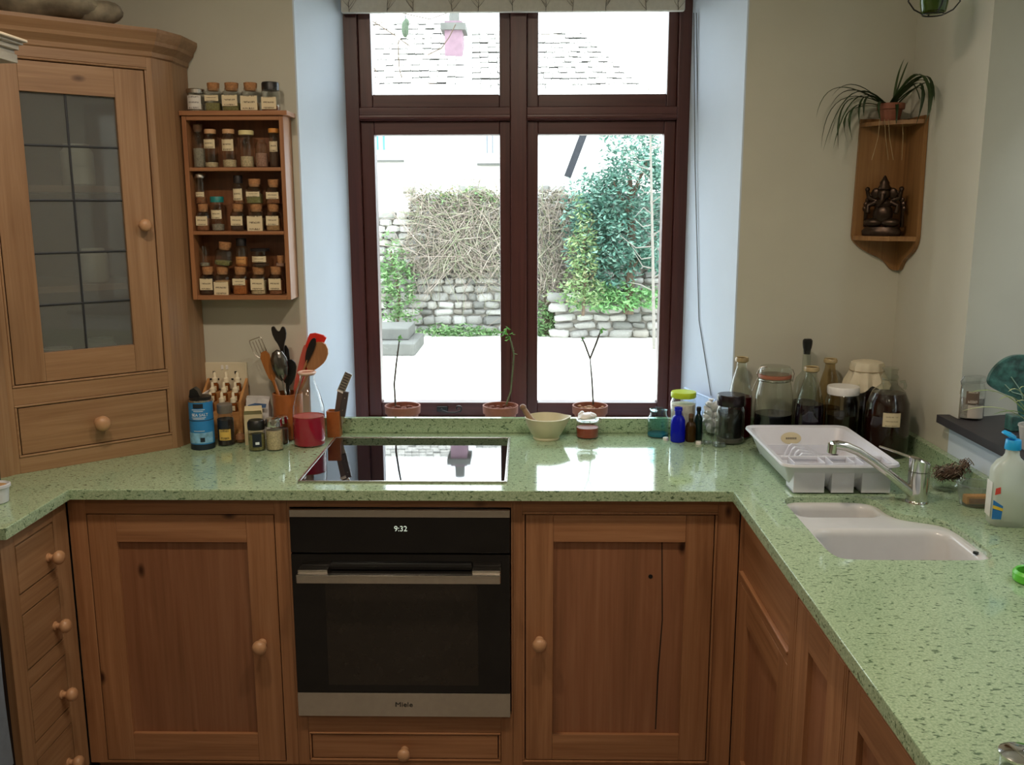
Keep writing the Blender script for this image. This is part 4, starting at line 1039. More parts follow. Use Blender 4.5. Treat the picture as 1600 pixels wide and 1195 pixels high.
t = thing('salt_drum', 'blue cardboard salt drum with black lid beside the cupboard', 'salt tin', (-1.013, 2.812, ZC), (0, 0, .10))
R_ = .0365
m_blue = plain('salt_blue', '#2a7fc0', .4, var=.08, scale=12); m_dkblue = plain('salt_dark_blue', '#15232f', .5)
obj('base_band', B().lathe([(R_, 0), (R_, .018)], 28), m_dkblue, t); obj('drum', B().lathe([(R_, .0181), (R_, .150)], 28), m_blue, t)
obj('rim', B().lathe([(R_+.0008, .150), (R_+.0008, .155), (R_-.002, .156)], 28), m_steel, t)
l = obj('lid', B().lathe([(R_-.003, .1562), (R_-.003, .164), (.0, .166)], 24), m_black, t)
obj('flip_cap', B().prism([(-.030, .164), (.004, .164), (-.004, .184), (-.014, .192), (-.026, .186)], -.016, .016, 'y'), m_black, l)
def patch(R, a0, a1, z0, z1, n=10, e=.0006): 
    b = B(); A = [a0+(a1-a0)*i/n for i in range(n+1)]
    return b.add([((R+e)*math.sin(a), -(R+e)*math.cos(a), z0) for a in A]+[((R+e)*math.sin(a), -(R+e)*math.cos(a), z1) for a in A], [(i, i+1, n+2+i, n+1+i) for i in range(n)])
m_logo = plain('logo_black', '#16202c', .5); m_ink = plain('white_print', '#dfe8ee', .5); m_ltblue = plain('pale_blue_print', '#7fb4d8', .5, var=.3, scale=60)
obj('logo_patch', patch(R_, -.42, .42, .132, .146), m_logo, t); obj('scene_band', patch(R_, -1.2, 1.2, .022, .055, 14), m_ltblue, t); obj('dark_print', patch(R_, .05, .42, .026, .040, 6, .001), m_dkblue, t)
obj('ring_seam', B().lathe([(R_+.0006, .092), (R_+.0010, .093), (R_+.0006, .094)], 28), m_dkblue, t)
text('salt_lettering', 'SEA SALT', .0125, m_ink, t, (0, 0, .111), rot=(0, 0, .12), bend=R_+.0010)
b = B()
for z, w in ((.127, .55), (.122, .4), (.102, .6), (.098, .5), (.060, .45)): 
    p = patch(R_, -w, w, z, z+.0016, 8, .0009); b.add(p.v, p.f)
obj('small_print', b, m_ink, t)

def bottle(name, label, cat, x, y, prof, mat, liquid_=None, lm=None, group=None, z=ZC, n=24, inset=.965, sq=0):
    """lathed glass vessel; liquid_ = fill height"""
    q = thing(name, label, cat, (x, y, z), group=group)
    obj('glass', B().open_lathe(prof, n, sq=sq), mat, q)
    if liquid_:
        pr = [(r*inset, max(.004, zz)) for r, zz in prof if zz < liquid_]
        # radius at the fill line
        for (r0, z0), (r1, z1) in zip(prof, prof[1:]):
            if z0 <= liquid_ <= z1: pr.append(((r0+(r1-r0)*(liquid_-z0)/max(1e-6, z1-z0))*inset, liquid_))
        obj('contents', B().lathe(pr + [(0, liquid_+.0002)], n, sq=sq), lm, q)
    return q
m_darkgl = thin_glass('brown_bottle_glass', (.25,.13,.05,1), 0, 1.5)
q = bottle('seasoning_jar', 'dark seasoning jar with grey lid and yellow label beside the salt', 'jar', -.951, 2.848, [(.022,0),(.0255,.004),(.0255,.085),(.021,.098),(.020,.108)], m_glass, .085, m_pow['black'])
obj('lid', B().lathe([(.0225,.104),(.0235,.107),(.0235,.130),(.021,.133)], 24), plain('grey_lid', '#6f675f', .45, var=.1), q)
obj('label', patch(.0255, -.55, .9, .02, .055, 8), paper('yellow_label', '#d9b65a', '#2a2118', 9, .45), q); obj('dark_label', patch(.0255, -.6, .6, .060, .082, 8), m_logo, q)
t = thing('flour_packet', 'crumpled white and blue packet standing behind the jars', 'packet', (-.876, 2.955, ZC))
b = B(); rnd = random.Random(8); L = []
for k, z in enumerate((0, .03, .06, .09, .115, .130)):
    w = .040 - .003*(k > 3); dpt = .026*(1-k/5.5)+.003
    L.append([(x*w+rnd.uniform(-.004,.004), y*dpt+rnd.uniform(-.004,.004), z+(rnd.uniform(-.006,.006) if k else 0)) for x, y in ((-1,-1),(-.5,-1.1),(0,-1),(.5,-1.1),(1,-1),(1,1),(.5,1),(0,1.1),(-.5,1),(-1,1))])
loft(b, L, True, True)
pk = obj('packet_body', b, plain('packet_white', '#c9c6c4', .4, var=.08, scale=40), t, sm=20)
obj('blue_print', B().add([(-.02,-.034,.100),(.034,-.034,.104),(.036,-.0325,.116),(.0,-.0325,.119),(-.024,-.033,.112)], [(0,1,2,3,4)]), plain('packet_blue', '#49648c', .4, var=.2), t, sm=None)
t = thing('brown_onion', 'small brown onion behind the carton', 'onion', (-.915, 2.875, ZC))
obj('bulb', B().lathe([(.004, 0), (.013, .004), (.018, .014), (.015, .025), (.006, .032)], 16), plain('onion_skin', '#8a6040', .5, var=.2), t); obj('tip', B().lathe([(.005, .031), (.002, .042)], 8), m_pow['tan'], t)
t = thing('cream_carton', 'small open cream carton behind the spice grinder', 'carton', (-.868, 2.868, ZC), (0, 0, .25))
m_carton = plain('cream_card', '#cdbf9a', .7, var=.06)
obj('box', B().prism(rrect(-.028, .028, -.02, .02, .002, 1), 0, .098), m_carton, t); obj('flap', B().add([(-.028,-.02,.098),(.028,-.02,.098),(.026,-.032,.112),(-.026,-.032,.112)], [(0,1,2,3)]).add([(-.028,.02,.098),(.028,.02,.098),(.026,.028,.116),(-.026,.028,.116)], [(0,1,2,3)]), m_carton, t, sm=None)
q = bottle('spice_grinder', 'glass spice grinder with black cap and black label', 'grinder', -.836, 2.787, [(.023,0),(.0255,.004),(.0255,.062),(.022,.070)], m_glass, .05, m_pow['olive'])
obj('cap', B().lathe([(.0262,.066),(.0265,.070),(.0265,.088),(.022,.095)], 24), m_black, q); lb = obj('label', patch(.0255, -.25, .85, .014, .056, 8), m_logo, q)
obj('label_print', patch(.0255, .1, .55, .022, .030, 4, .0012), m_ink, q)
for nm, x, y, r, h, cont, mt in (('sugar shaker with chrome cap and pale contents in front of the pot', -.782, 2.79, .0255, .103, .062, m_pow['pale']), ('small chrome capped shaker behind the pale shaker', -.776, 2.865, .018, .092, .05, m_pow['dark'])):
    q = bottle('shaker', nm, 'shaker', x, y, [(r*.92,0),(r,.004),(r,h*.74),(r*.95,h*.78)], m_glass, cont, mt)
    obj('cap', B().lathe([(r*1.03,h*.74),(r*1.05,h*.77),(r*1.0,h*.84),(r*1.02,h*.88),(r*.95,h*.97),(r*.6,h)], 24), m_chrome, q)

# ------------------------------------------------------------------ utensil pot
PX, PY = -.776, 2.945
t = thing('utensil_pot', 'copper brown utensil pot holding cooking tools', 'pot', (PX, PY, ZC))
obj('pot', B().lathe([(.042,0),(.046,.004),(.047,.10),(.048,.148),(.044,.149),(.043,.10),(.040,.01),(0,.009)], 28), m_copper, t)
ZB = ZC+.02
def ut(name, label, px, py, Y=PY, cat='utensil', bx=0, by=0, r=.004, mat=None, hname='handle'):
    """tool from the pot floor up to the photo position of its neck"""
    p1 = at(px, py, Y); base = Vector((PX+bx, PY+by, ZB)); q = thing(name, label, cat, base, group='tools in the utensil pot')
    d = p1-base
    obj(hname, B().tube([(0,0,0), tuple(d*.5), tuple(d)], [r, r, r*.9], 8), mat, q)
    return q, d
def head(q, d, pts, th, mat, name='head', yoff=0.0):
    """flat-ish tool head, outline in metres around the neck: (across, along)"""
    a = d.normalized(); s = Vector((a.z, 0, -a.x)).normalized(); nrm = s.cross(a).normalized()*th
    pp = chaikin(pts, 1); V0 = [d+s*u+a*v-nrm+Vector((0,yoff,0)) for u, v in pp]; V1 = [d+s*u+a*v+nrm+Vector((0,yoff,0)) for u, v in pp]; n = len(pp)
    return obj(name, B().add(V0+V1, [tuple(range(n)), tuple(reversed(range(n, 2*n)))] + [(i, (i+1)%n, n+(i+1)%n, n+i) for i in range(n)]), mat, q, sm=30)
m_red = plain('red_silicone', '#d0281c', .45, var=.05); m_pinkred = plain('faded_red_silicone', '#b04a3c', .5)
q, d = ut('wire_turner', 'steel wire fish slice leaning far left in the utensil pot', 411, 560, 2.95, bx=.01, by=.01, r=.004, mat=m_steel)
a = d.normalized(); s = Vector((a.z, 0, -a.x)).normalized()
b = B()
for u0, u1 in ((-.006, -.020), (-.003, -.010), (0, 0), (.003, .010), (.006, .020)): b.tube([tuple(d+s*u0), tuple(d+s*u1+a*.02), tuple(d+s*u1+a*.062)], .0016, 6)
b.tube([tuple(d+s*-.020+a*.062), tuple(d+s*-.018+a*.068), tuple(d+s*.018+a*.068), tuple(d+s*.020+a*.062)], .0018, 6)
obj('wire_head', b, m_steel, q)
q, d = ut('wooden_spatula', 'orange brown wooden spatula leaning left in the utensil pot', 424, 585, 2.925, bx=.012, by=-.018, r=.0055, mat=m_orangewood)
head(q, d, [(-.010,-.02),(-.0145,.02),(-.0155,.075),(.0155,.08),(.0145,.02),(.010,-.02)], .0035, m_orangewood)
q, d = ut('steel_ladle', 'steel ladle with deep shiny bowl in the utensil pot', 441, 590, 2.91, bx=.02, by=-.028, r=.0035, mat=m_steel)
a = d.normalized(); Mr = Vector((0,0,1)).rotation_difference(a).to_matrix()
obj('bowl', B().lathe([(.003, -.012), (.018, .004), (.027, .032), (.026, .062), (.016, .084), (.0, .092)], 20, M=Mr, c=tuple(d), sy=.55), plain('dull_steel', '#7a7672', .22, 1.0), q)
q, d = ut('fork_spoon', 'tall black notched spaghetti spoon on steel stem in the utensil pot', 440, 540, 2.945, bx=.022, by=-.005, r=.003, mat=m_steel)
head(q, d, [(-.004,-.03),(-.007,0),(-.022,.030),(-.024,.062),(-.014,.066),(-.008,.050),(.0,.046),(.006,.052),(.012,.062),(.021,.056),(.022,.032),(.008,0),(.004,-.03)], .004, m_blacksatin)
q, d = ut('black_turner', 'black square ended turner behind the steel ladle', 447, 580, 2.965, bx=.0, by=.02, r=.005, mat=m_blacksatin)
head(q, d, [(-.008,-.04),(-.028,.0),(-.028,.03),(-.012,.034),(-.012,.085),(.014,.085),(.016,.03),(.008,-.04)], .0022, m_blacksatin)
q, d = ut('slotted_spoon', 'dark slotted spoon low in the utensil pot', 452, 588, 2.935, bx=-.015, by=.0, r=.0045, mat=m_black)
head(q, d, [(-.008,-.03),(-.020,.005),(-.020,.045),(.0,.06),(.020,.045),(.020,.005),(.008,-.03)], .003, m_black)
q, d = ut('red_scraper', 'thin faded red silicone scraper in the utensil pot', 468, 590, 2.94, bx=-.012, by=-.02, r=.0045, mat=m_pinkred)
head(q, d, [(-.008,-.05),(-.012,0),(-.016,.09),(-.011,.112),(.004,.085),(.008,.06),(.009,-.05)], .004, m_pinkred)
q, d = ut('red_spatula', 'bright red broad silicone spatula in the utensil pot', 479, 572, 2.955, bx=-.01, by=.015, r=.0045, mat=m_red)
head(q, d, [(-.010,-.03),(-.022,.0),(-.022,.085),(-.018,.112),(.036,.116),(.032,.09),(.026,.0),(.010,-.03)], .004, m_red)
q, d = ut('black_spoon', 'narrow black spoon in front of the bright red spatula', 480, 562, 2.93, bx=-.02, by=-.01, r=.004, mat=m_spoonwood)
head(q, d, [(-.003,-.01),(-.010,.015),(-.012,.045),(-.008,.070),(.002,.078),(.010,.062),(.011,.035),(.005,-.01)], .003, m_blacksatin)
q, d = ut('wooden_spoon', 'round beech wooden spoon on the right of the utensil pot', 487, 573, 2.94, bx=-.03, by=.0, r=.005, mat=m_spoonwood)
head(q, d, [(-.008,-.015),(-.026,.012),(-.034,.045),(-.026,.078),(.004,.092),(.028,.072),(.032,.036),(.020,.006),(.006,-.015)], .005, m_spoonwood)

# ------------------------------------------------------------------ carafe and knife box
q = bottle('carafe', 'glass carafe half full of bright pink juice', 'carafe', -.688, 2.852, [(.046,0),(.050,.006),(.050,.095),(.048,.125),(.036,.170),(.026,.195),(.0225,.215),(.0235,.225)], m_glass, .092, liquid('pink_juice', '#e02a58', .6, .05), n=32)
obj('lip', B().open_lathe([(.0235,.224),(.0285,.229),(.0290,.233),(.026,.235),(.0225,.231)], 32), plain('pinkish_lip', '#e8c4b4', .2), q)
obj('drop_highlight', B().open_lathe([(.0475, .0925), (.0482, .0945)], 32), m_pinkred, q)
t = thing('knife_box', 'copper brown box holding grater and knife near the hob', 'box', (-.632, 2.965, ZC), (0, 0, 0))
b = B(); loft(b, [[(x, y, z) for x, y in rrect(-w_, w_, -w_, w_, .006, 3)] for w_, z in ((.021, 0), (.022, .003), (.022, .086), (.0185, .086), (.0185, .006))], True, True)
obj('box', b, m_copper, t)
q = thing('grater', 'small steel grater leaning right out of the copper box', 'grater', (-.636, 2.970, ZC+.01))
g1 = at(518, 645, 2.965)-Vector(q.location); g2 = at(545, 583, 2.975)-Vector(q.location)
dd_ = (g2-g1).normalized(); s = Vector((dd_.z, 0, -dd_.x)); mid = g1+(g2-g1)*.55
def slab(p, q_, w0, w1, th): 
    N_ = Vector((0, th, 0)); return B().add([p-s*w0-N_, p+s*w0-N_, q_+s*w1-N_, q_-s*w1-N_, p-s*w0+N_, p+s*w0+N_, q_+s*w1+N_, q_-s*w1+N_], [(0,1,2,3),(7,6,5,4),(0,4,5,1),(1,5,6,2),(2,6,7,3),(3,7,4,0)])
m_graph = plain('dark_grip', '#4c4648', .4, .3)
obj('handle', slab(Vector((0,0,0)), mid, .007, .011, .004), plain('worn_grip', '#6e605c', .35, .5), q, sm=None)
gp = obj('grating_plate', slab(mid+dd_*.002, g2, .0125, .0125, .002), m_steel, q, sm=None)
b = B()
for k in range(7):
    c0 = mid+dd_*(.008+.009*k); e_ = slab(c0-dd_*.0018, c0+dd_*.0018, .009, .009, .0035); b.add(e_.v, e_.f)
obj('teeth', b, m_graph, q, sm=None); obj('white_collar', slab(mid-dd_*.004, mid+dd_*.0015, .0128, .0128, .0045), m_white, q, sm=None)
q = thing('knife', 'dark handled knife standing in the copper box', 'knife', (-.622, 2.962, ZC+.01))
k1 = at(534, 650, 2.962)-Vector(q.location); k2 = at(541, 612, 2.966)-Vector(q.location); dd_ = (k2-k1).normalized(); s = Vector((dd_.z, 0, -dd_.x))
obj('blade', slab(Vector((0,0,0)), k1, .009, .010, .0012), m_steel, q, sm=None); obj('handle', slab(k1+dd_*.001, k2, .011, .0085, .006), m_graph, q, sm=None)
b = B()
for u in (.25, .75): b.ball(tuple(k1+(k2-k1)*u+Vector((0,-.006,0))), .0025, n=8, m=5)
obj('rivet', b, m_chrome, q)

# ------------------------------------------------------------------ rose cuttings on the window ledge
m_soil = plain('potting_bark', '#7a4e40', .95, var=.4, scale=90); m_stem = plain('green_stem', '#5f6a4a', .6, var=.2); m_rose = islands('rose_leaves', ['#4f8c34', '#6aa944', '#3f7a2c'], .5, .4, .3)
m_darkstem = plain('brown_stem', '#3f382c', .7, var=.2)
def sill_pot(label, px, Y, stems, leaf, smat, seed, nl, mulch=None):
    rim = at(px, 633, Y); t = thing('rose_cutting', label, 'potted plant', (rim.x, Y, .8505))
    h = rim.z-.8505; o = Vector(t.location); R = at(px+28, 633, Y).x-rim.x
    obj('pot', B().lathe([(R*.72,0),(R*.74,.004),(R*.88,h*.72),(R*.98,h*.73),(R,h),(R*.92,h),(R*.90,h*.8),(0,h*.8)], 28), m_terra, t)
    rnd = random.Random(seed); b = B()
    for _ in range(40):
        a = rnd.uniform(0, 6.28); r = R*.8*math.sqrt(rnd.random()); s = rnd.uniform(.005, .011)
        b.ball((r*math.cos(a), r*math.sin(a), h*.82+rnd.uniform(0, .010)), s, s*.8, s*.5, 6, 4)
    obj('bark_mulch', b, mulch or m_soil, t, kind='stuff')
    sb = B()
    for s in stems:
        sb.tube([tuple(at(x, y, Y)-o) for x, y in s], [.0034]*(len(s)-1)+[.0022], 6)
        for k in range(len(s)-1):
            p = (at(*s[k], Y)+at(*s[k+1], Y))/2-o; sb.tube([tuple(p), (p.x+rnd.choice((-1,1))*.006, p.y, p.z+.004)], [.0016, .0004], 4)
    obj('stem', sb, smat, t)
    lb = B()
    for x, y, n in leaf:
        p = at(x, y, Y)-o
        leafmesh(n, lambda r: (p.x+r.gauss(0, .005), p.y+r.gauss(0, .005), p.z+r.gauss(0, .006)), .018, seed+n, .6, lb)
    obj('leaves', lb, m_rose, t, sm=None)
sill_pot('rose cutting with one dark stem in the left clay pot on the sill', 629, 3.22, [[(618, 634), (616, 600), (619, 570), (624, 532)]], [(626, 527, 6), (622, 530, 3)], m_darkstem, 1, 8)
sill_pot('curved rose cutting with leafy top in the middle clay pot', 782, 3.22, [[(791, 632), (798, 612), (801, 580), (803, 555), (799, 535), (794, 524)]], [(790, 517, 12), (796, 524, 8), (789, 513, 6), (801, 550, 2)], m_stem, 2, 18)
sill_pot('forked rose cutting in the right clay pot behind the small jar', 922, 3.22, [[(927, 632), (925, 595), (922, 560)], [(922, 560), (914, 538), (909, 527)], [(922, 560), (932, 535), (939, 515)]], [(911, 527, 4), (939, 514, 5)], m_darkstem, 3, 8, plain('dry_leaf_mulch', '#b08a6c', .9, var=.4, scale=90))

# ------------------------------------------------------------------ mortar, little jar
t = thing('mortar', 'cream stoneware mortar with pouring lip', 'mortar', (.060, 2.935, ZC))
prof = [(.041,0),(.043,.004),(.042,.010),(.050,.020),(.064,.050),(.0695,.072),(.066,.0735),(.060,.060),(.045,.025),(.0,.016)]
b = B().lathe(prof, 36)
def lip(v):
    x, y, z = v; a = math.atan2(y, x); k = max(0, math.cos(a-0.05))**24*max(0, (z-.04)/.034)
    return (x*(1+.17*k), y*(1+.12*k), z+.003*k)
b.v = [lip(v) for v in b.v]
obj('bowl', b, plain('cream_stoneware', '#c9c2a4', .5, var=.04), t)
q = thing('pestle', 'wooden handled pestle resting in the mortar', 'pestle', (.030, 2.935, ZC+.030)); o = Vector(q.location)
p2 = at(817, 636, 2.93)-o
obj('shaft', B().tube([(.012, 0, 0), tuple(p2*.45), tuple(p2*.93), tuple(p2)], [.013, .010, .0085, .006], 12), plain('pestle_wood', '#97795e', .6, var=.15), q); obj('knob_end', B().ball(tuple(p2), .011, .011, .010, 12, 8), plain('pestle_end', '#8a6a52', .6), q)
q = bottle('preserve_jar', 'small preserving jar of red chillies with white cloth on top', 'jar', .194, 2.958, [(.030,0),(.036,.004),(.037,.040),(.034,.050),(.032,.058)], m_glass, .034, liquid('chilli_red', '#a8462e', .2, .3))
obj('rim', B().open_lathe([(.034,.054),(.037,.056),(.037,.061),(.032,.062)], 24), m_glass, q)
b = B().ball((-.006, 0, .066), .028, .026, .016, 14, 8).ball((.015, .004, .070), .014, .014, .012, 10, 7).ball((-.018,.002,.074), .012, .012, .011, 10, 7)
b.v = [(x+.002*math.sin(300*z+90*y), y, max(.0622, z+.002*math.sin(250*x))) for x, y, z in b.v]
obj('cloth_wad', b, m_white, q); obj('clip_wire', B().tube([(.036,0,.045),(.043,0,.055),(.047,0,.060),(.036,0,.063)], .0014, 5), m_steel, q)

# ------------------------------------------------------------------ jars by the right reveal
def lidof(q, r, z0, z1, mat, name='lid', rib=True): return obj(name, B().lathe([(r*.98,z0),(r,z0+.002),(r,z1-.003),(r*.97,z1),(0,z1+.0003)], 28), mat, q)
q = bottle('glass_jar', 'small teal tinted glass jar without lid', 'jar', .424, 2.970, [(.030,0),(.034,.004),(.034,.060),(.030,.068),(.027,.072),(.0265,.088)], m_tealglass, .012, liquid('teal_water', '#3f98a8', .6, .05))
obj('rim', B().open_lathe([(.0265,.086),(.0290,.088),(.0290,.091),(.026,.092)], 24), m_tealglass, q)
q = bottle('glass_jar', 'tall glass jar with yellow green lid in the corner of the window', 'jar', .503, 2.964, [(.036,0),(.040,.005),(.0405,.115),(.036,.128),(.034,.134)], m_glass, .11, plain('white_grains', '#d8d2c8', .7, var=.1, scale=120))
lidof(q, .0405, .132, .150, plain('yellow_green_lid', '#b9cf2c', .35, var=.03))
m_cobalt = plain('cobalt_glass', '#0a10b8', .08, var=.05, coat=.5); m_cob2 = m_cobalt
t = thing('cobalt_bottle', 'small cobalt blue glass bottle', 'bottle', (.478, 2.903, ZC))
obj('glass', B().lathe([(.020,0),(.0225,.003),(.0225,.068),(.018,.080),(.0105,.087),(.0105,.100),(.0125,.101),(.0125,.111),(.009,.112)], 24), liquid('cobalt_blue', '#1220c8', .45, .06), t); obj('mouth_ring', B().open_lathe([(.0126,.100),(.0135,.103),(.0126,.106)], 24), m_cobalt, t)
t = thing('amber_bottle', 'little amber brown bottle with cork between blue and dark bottles', 'bottle', (.519, 2.903, ZC))
obj('glass', B().lathe([(.014,0),(.0165,.003),(.0165,.050),(.013,.060),(.007,.066),(.007,.078)], 20), liquid('amber_brown', '#4a3210', .4, .08), t); obj('stopper', B().lathe([(.0065,.074),(.0075,.0785),(.0075,.088),(.006,.090)], 14), m_darkgl if False else lids['darkcork'], t)
t = thing('green_bottle', 'slim dark green bottle beside the clear jars', 'bottle', (.547, 2.927, ZC))
obj('glass', B().lathe([(.0115,0),(.013,.003),(.013,.065),(.010,.078),(.006,.084),(.006,.098)], 20), liquid('bottle_green', '#16302e', .3, .08), t); obj('cap', B().lathe([(.0068,.094),(.0075,.096),(.0075,.106),(.006,.108)], 14), m_black, t)
for nm, x, y, h in (('clear narrow tumbler next to the dark green bottle', .5645, 2.872, .108), ('clear narrow tumbler in front of the black lidded jar', .597, 2.838, .116)):
    r = .0165 if h < .11 else .0205
    q = bottle('glass_tumbler', nm, 'glass', x, y, [(r*.8,0),(r,.004),(r,h*.70),(r*.94,h*.76),(r*1.03,h*.82),(r*1.03,h*.97),(r,h)], m_glass, .012 if h > .11 else .008, m_glass)
    obj('foot_ring', B().open_lathe([(r*.8,.001),(r*1.02,.003),(r*1.02,.009),(r*.9,.010)], 20), m_glass, q)
for i, (x, y) in enumerate(((.443, 2.922), (.5385, 2.868))):
    t = thing('bottle_cap', ['small white cap lying in front of the teal jar', 'small white cap lying in front of the amber bottle'][i], 'cap', (x, y, ZC)); obj('skirt', B().open_lathe([(.009,.0),(.009,.007),(.0075,.009)], 16), m_white, t); obj('disc', B().lathe([(.0075,.009),(0,.0095)], 16), m_white, t)
q = bottle('glass_jar', 'ribbed glass jar with wide black lid', 'jar', .641, 2.893, [(.038,0),(.0435,.006),(.0435,.105),(.039,.118),(.038,.124)], m_glass, .018, plain('murky_dregs', '#54504a', .4))
obj('smoked_insert', B().open_lathe([(.036,.02),(.0375,.10)], 20), thin_glass('smoke_glass', (.45,.44,.44,1), 0, 1.0), q)
lidof(q, .0435, .121, .156, plain('black_jar_lid', '#1c1114', .25))
t = thing('plastic_bag', 'crumpled white plastic bag behind the yellow lidded jar', 'bag', (.600, 2.972, ZC))
b = B(); rnd = random.Random(6)
for k in range(9): b.ball((rnd.uniform(-.014, .012), rnd.uniform(-.008, .008), .022+.010*k), rnd.uniform(.016, .026), rnd.uniform(.012, .02), rnd.uniform(.014, .024), 12, 8, Matrix.Rotation(rnd.uniform(-1, 1), 3, 'Y'))
b.v = [(x+.004*math.sin(230*z+170*y), y+.003*math.sin(250*x), max(0.0, z+.004*math.sin(220*x+160*y))) for x, y, z in b.v]
obj('sheet', b, plain('white_film', '#d4dae0', .25, var=.05), t); obj('knot', B().lathe([(.006,.108),(.003,.114),(.010,.124)], 7, c=(-.006, 0, 0)), m_white, t)
t = thing('blue_tray', 'pale blue plastic tray edge sloping along the right reveal', 'tray', (.60, 3.16, .8505), (0, 0, 0))
a = at(1070, 606, 3.27)-Vector(t.location); c = at(1118, 626, 3.06)-Vector(t.location)
b = B().add([a, c, (c.x, c.y, 0), (a.x, a.y, 0), a+Vector((.006,0,0)), c+Vector((.006,0,0)), (c.x+.006, c.y, 0), (a.x+.006, a.y, 0)], [(0,1,2,3),(7,6,5,4),(0,4,5,1),(1,5,6,2),(2,6,7,3),(3,7,4,0)])
m_pblue = plain('pale_blue_plastic', '#a4bce0', .4)
obj('tray_side', b, m_pblue, t, sm=None); obj('tray_rim', B().tube([tuple(a), tuple(c)], .004, 6), m_pblue, t)

# ------------------------------------------------------------------ back row of bottles by the corner
m_jarglass = thin_glass('greenish_glass', (.88,.91,.87,1), 0, 1.5)
def milk(label, x, y, r, h, fill, lm, gl=m_jarglass):
    q = bottle('milk_bottle', label, 'bottle', x, y, [(r*.9,0),(r,.005),(r,h*.48),(r*.93,h*.58),(r*.62,h*.78),(r*.42,h*.88),(r*.40,h*.94)], gl, fill, lm, n=28)
    obj('lip', B().open_lathe([(r*.40,h*.935),(r*.54,h*.95),(r*.56,h*.98),(r*.50,h),(r*.40,h*.99)], 24), plain('lip_glass', '#a8946c', .15, var=.2), q); return q
milk('milk bottle of red liquid beside the black lidded jar', .687, 2.968, .0385, .262, .135, liquid('red_wine', '#5a0c14', .3, .06))
milk('milk bottle of dark purple liquid in front of the stoppered bottle', .868, 2.828, .0425, .255, .140, liquid('purple_juice', '#1c0c1c', .25, .06))
milk('amber tinted milk bottle with gold rim behind the white lidded jar', .969, 2.967, .0385, .258, .10, liquid('amber_dregs', '#6a5020', .4, .08), thin_glass('amber_tint_glass', (.80,.70,.50,1), 0, 1.5))
q = bottle('clip_jar', 'large clip top preserving jar half full of black liquid', 'jar', .772, 2.882, [(.054,0),(.0585,.006),(.0585,.120),(.057,.160),(.050,.195),(.046,.208)], m_jarglass, .098, liquid('black_brew', '#0c0a0e', .1, .05), n=32)
obj('seal_ring', B().open_lathe([(.046,.210),(.050,.211),(.051,.216),(.050,.221),(.046,.222)], 28), plain('orange_rubber', '#94583f', .5), q)
obj('neck_ring', B().open_lathe([(.046,.200),(.051,.203),(.051,.209),(.046,.210)], 28), m_jarglass, q)
obj('glass_lid', B().lathe([(.047,.2225),(.050,.225),(.049,.240),(.044,.247),(0,.249)], 28), m_jarglass, q)
obj('wire_clip', B().tube([(-.052,-.01,.20),(-.060,-.012,.225),(-.050,-.012,.245),(-.03,-.012,.249)], .0016, 6).tube([(-.055,-.012,.215),(-.068,-.014,.185),(-.072,-.014,.172)], .0016, 6).tube([(.052,-.01,.20),(.056,-.012,.225),(.050,-.012,.240)], .0016, 6).tube([(.05*math.cos(a_), .05*math.sin(a_), .205) for a_ in [i*.3926 for i in range(17)]], .0016, 5), m_steel, q)
q = bottle('stoppered_bottle', 'tall thin necked bottle with black rubber stopper', 'bottle', .893, 2.968, [(.034,0),(.036,.005),(.036,.170),(.030,.195),(.0135,.215),(.0125,.285)], m_jarglass, .12, liquid('brown_syrup', '#3a2414', .3, .08))
obj('stopper', B().lathe([(.0105,.272),(.0115,.286),(.0135,.292),(.0155,.306),(.0155,.316),(.011,.321)], 20), m_black, q); obj('swing_wire', B().tube([(.0125,-.004,.222),(.034,-.006,.214),(.038,-.006,.218)], .0016, 5), m_steel, q)
q = bottle('cloth_covered_jar', 'large jar of dark brew with white cloth tied over its mouth', 'jar', 1.076, 2.938, [(.060,0),(.064,.006),(.065,.150),(.058,.185),(.050,.200),(.048,.235)], m_jarglass, .195, liquid('brown_brew', '#2a120c', .2, .06), n=32)
b = B(); L = []; n = 48
for r, z, wv in ((.0, .256, 0), (.030, .256, .001), (.047, .252, .0015), (.0515, .240, .002), (.0505, .226, .002), (.054, .215, .004), (.062, .195, .007), (.068, .172, .010)):
    L.append([((max(r, .0005)+wv*math.sin(9*2*math.pi*i/n)+wv*.5*math.sin(14*6.283*i/n))*math.cos(6.283*i/n), (max(r, .0005)+wv*math.sin(9*6.283*i/n))*math.sin(6.283*i/n), z-(.012*math.sin(5*6.283*i/n) if z < .18 else 0)) for i in range(n)])
loft(b, L); obj('cloth_cover', b, plain('muslin', '#d6ccb4', .9, var=.05), q); obj('string_tie', B().tube([(.0525*math.cos(i*.2618), .0525*math.sin(i*.2618), .2255) for i in range(25)], .0015, 5), plain('twine', '#a8987a', .8), q)
q = bottle('glass_jar', 'round glass jar with white screw lid of brown preserve', 'jar', .973, 2.842, [(.046,0),(.050,.006),(.051,.150),(.046,.166),(.044,.172)], m_jarglass, .105, liquid('grey_brown_brew', '#2c2418', .25, .06), n=28)
lidof(q, .048, .168, .192, m_white)
q = bottle('flagon', 'big dark brown flagon with paper label beside the side wall', 'flagon', 1.078, 2.752, [(.058,0),(.064,.008),(.064,.120),(.061,.160),(.046,.195),(.024,.215),(.021,.232)], m_jarglass, .190, liquid('dark_brown_wine', '#2c100a', .22, .06), n=32)
obj('mouth', B().open_lathe([(.021,.228),(.0245,.232),(.0245,.240),(.021,.243),(.021,.258),(.0235,.259),(.0235,.264),(.020,.265)], 24), m_jarglass, q)
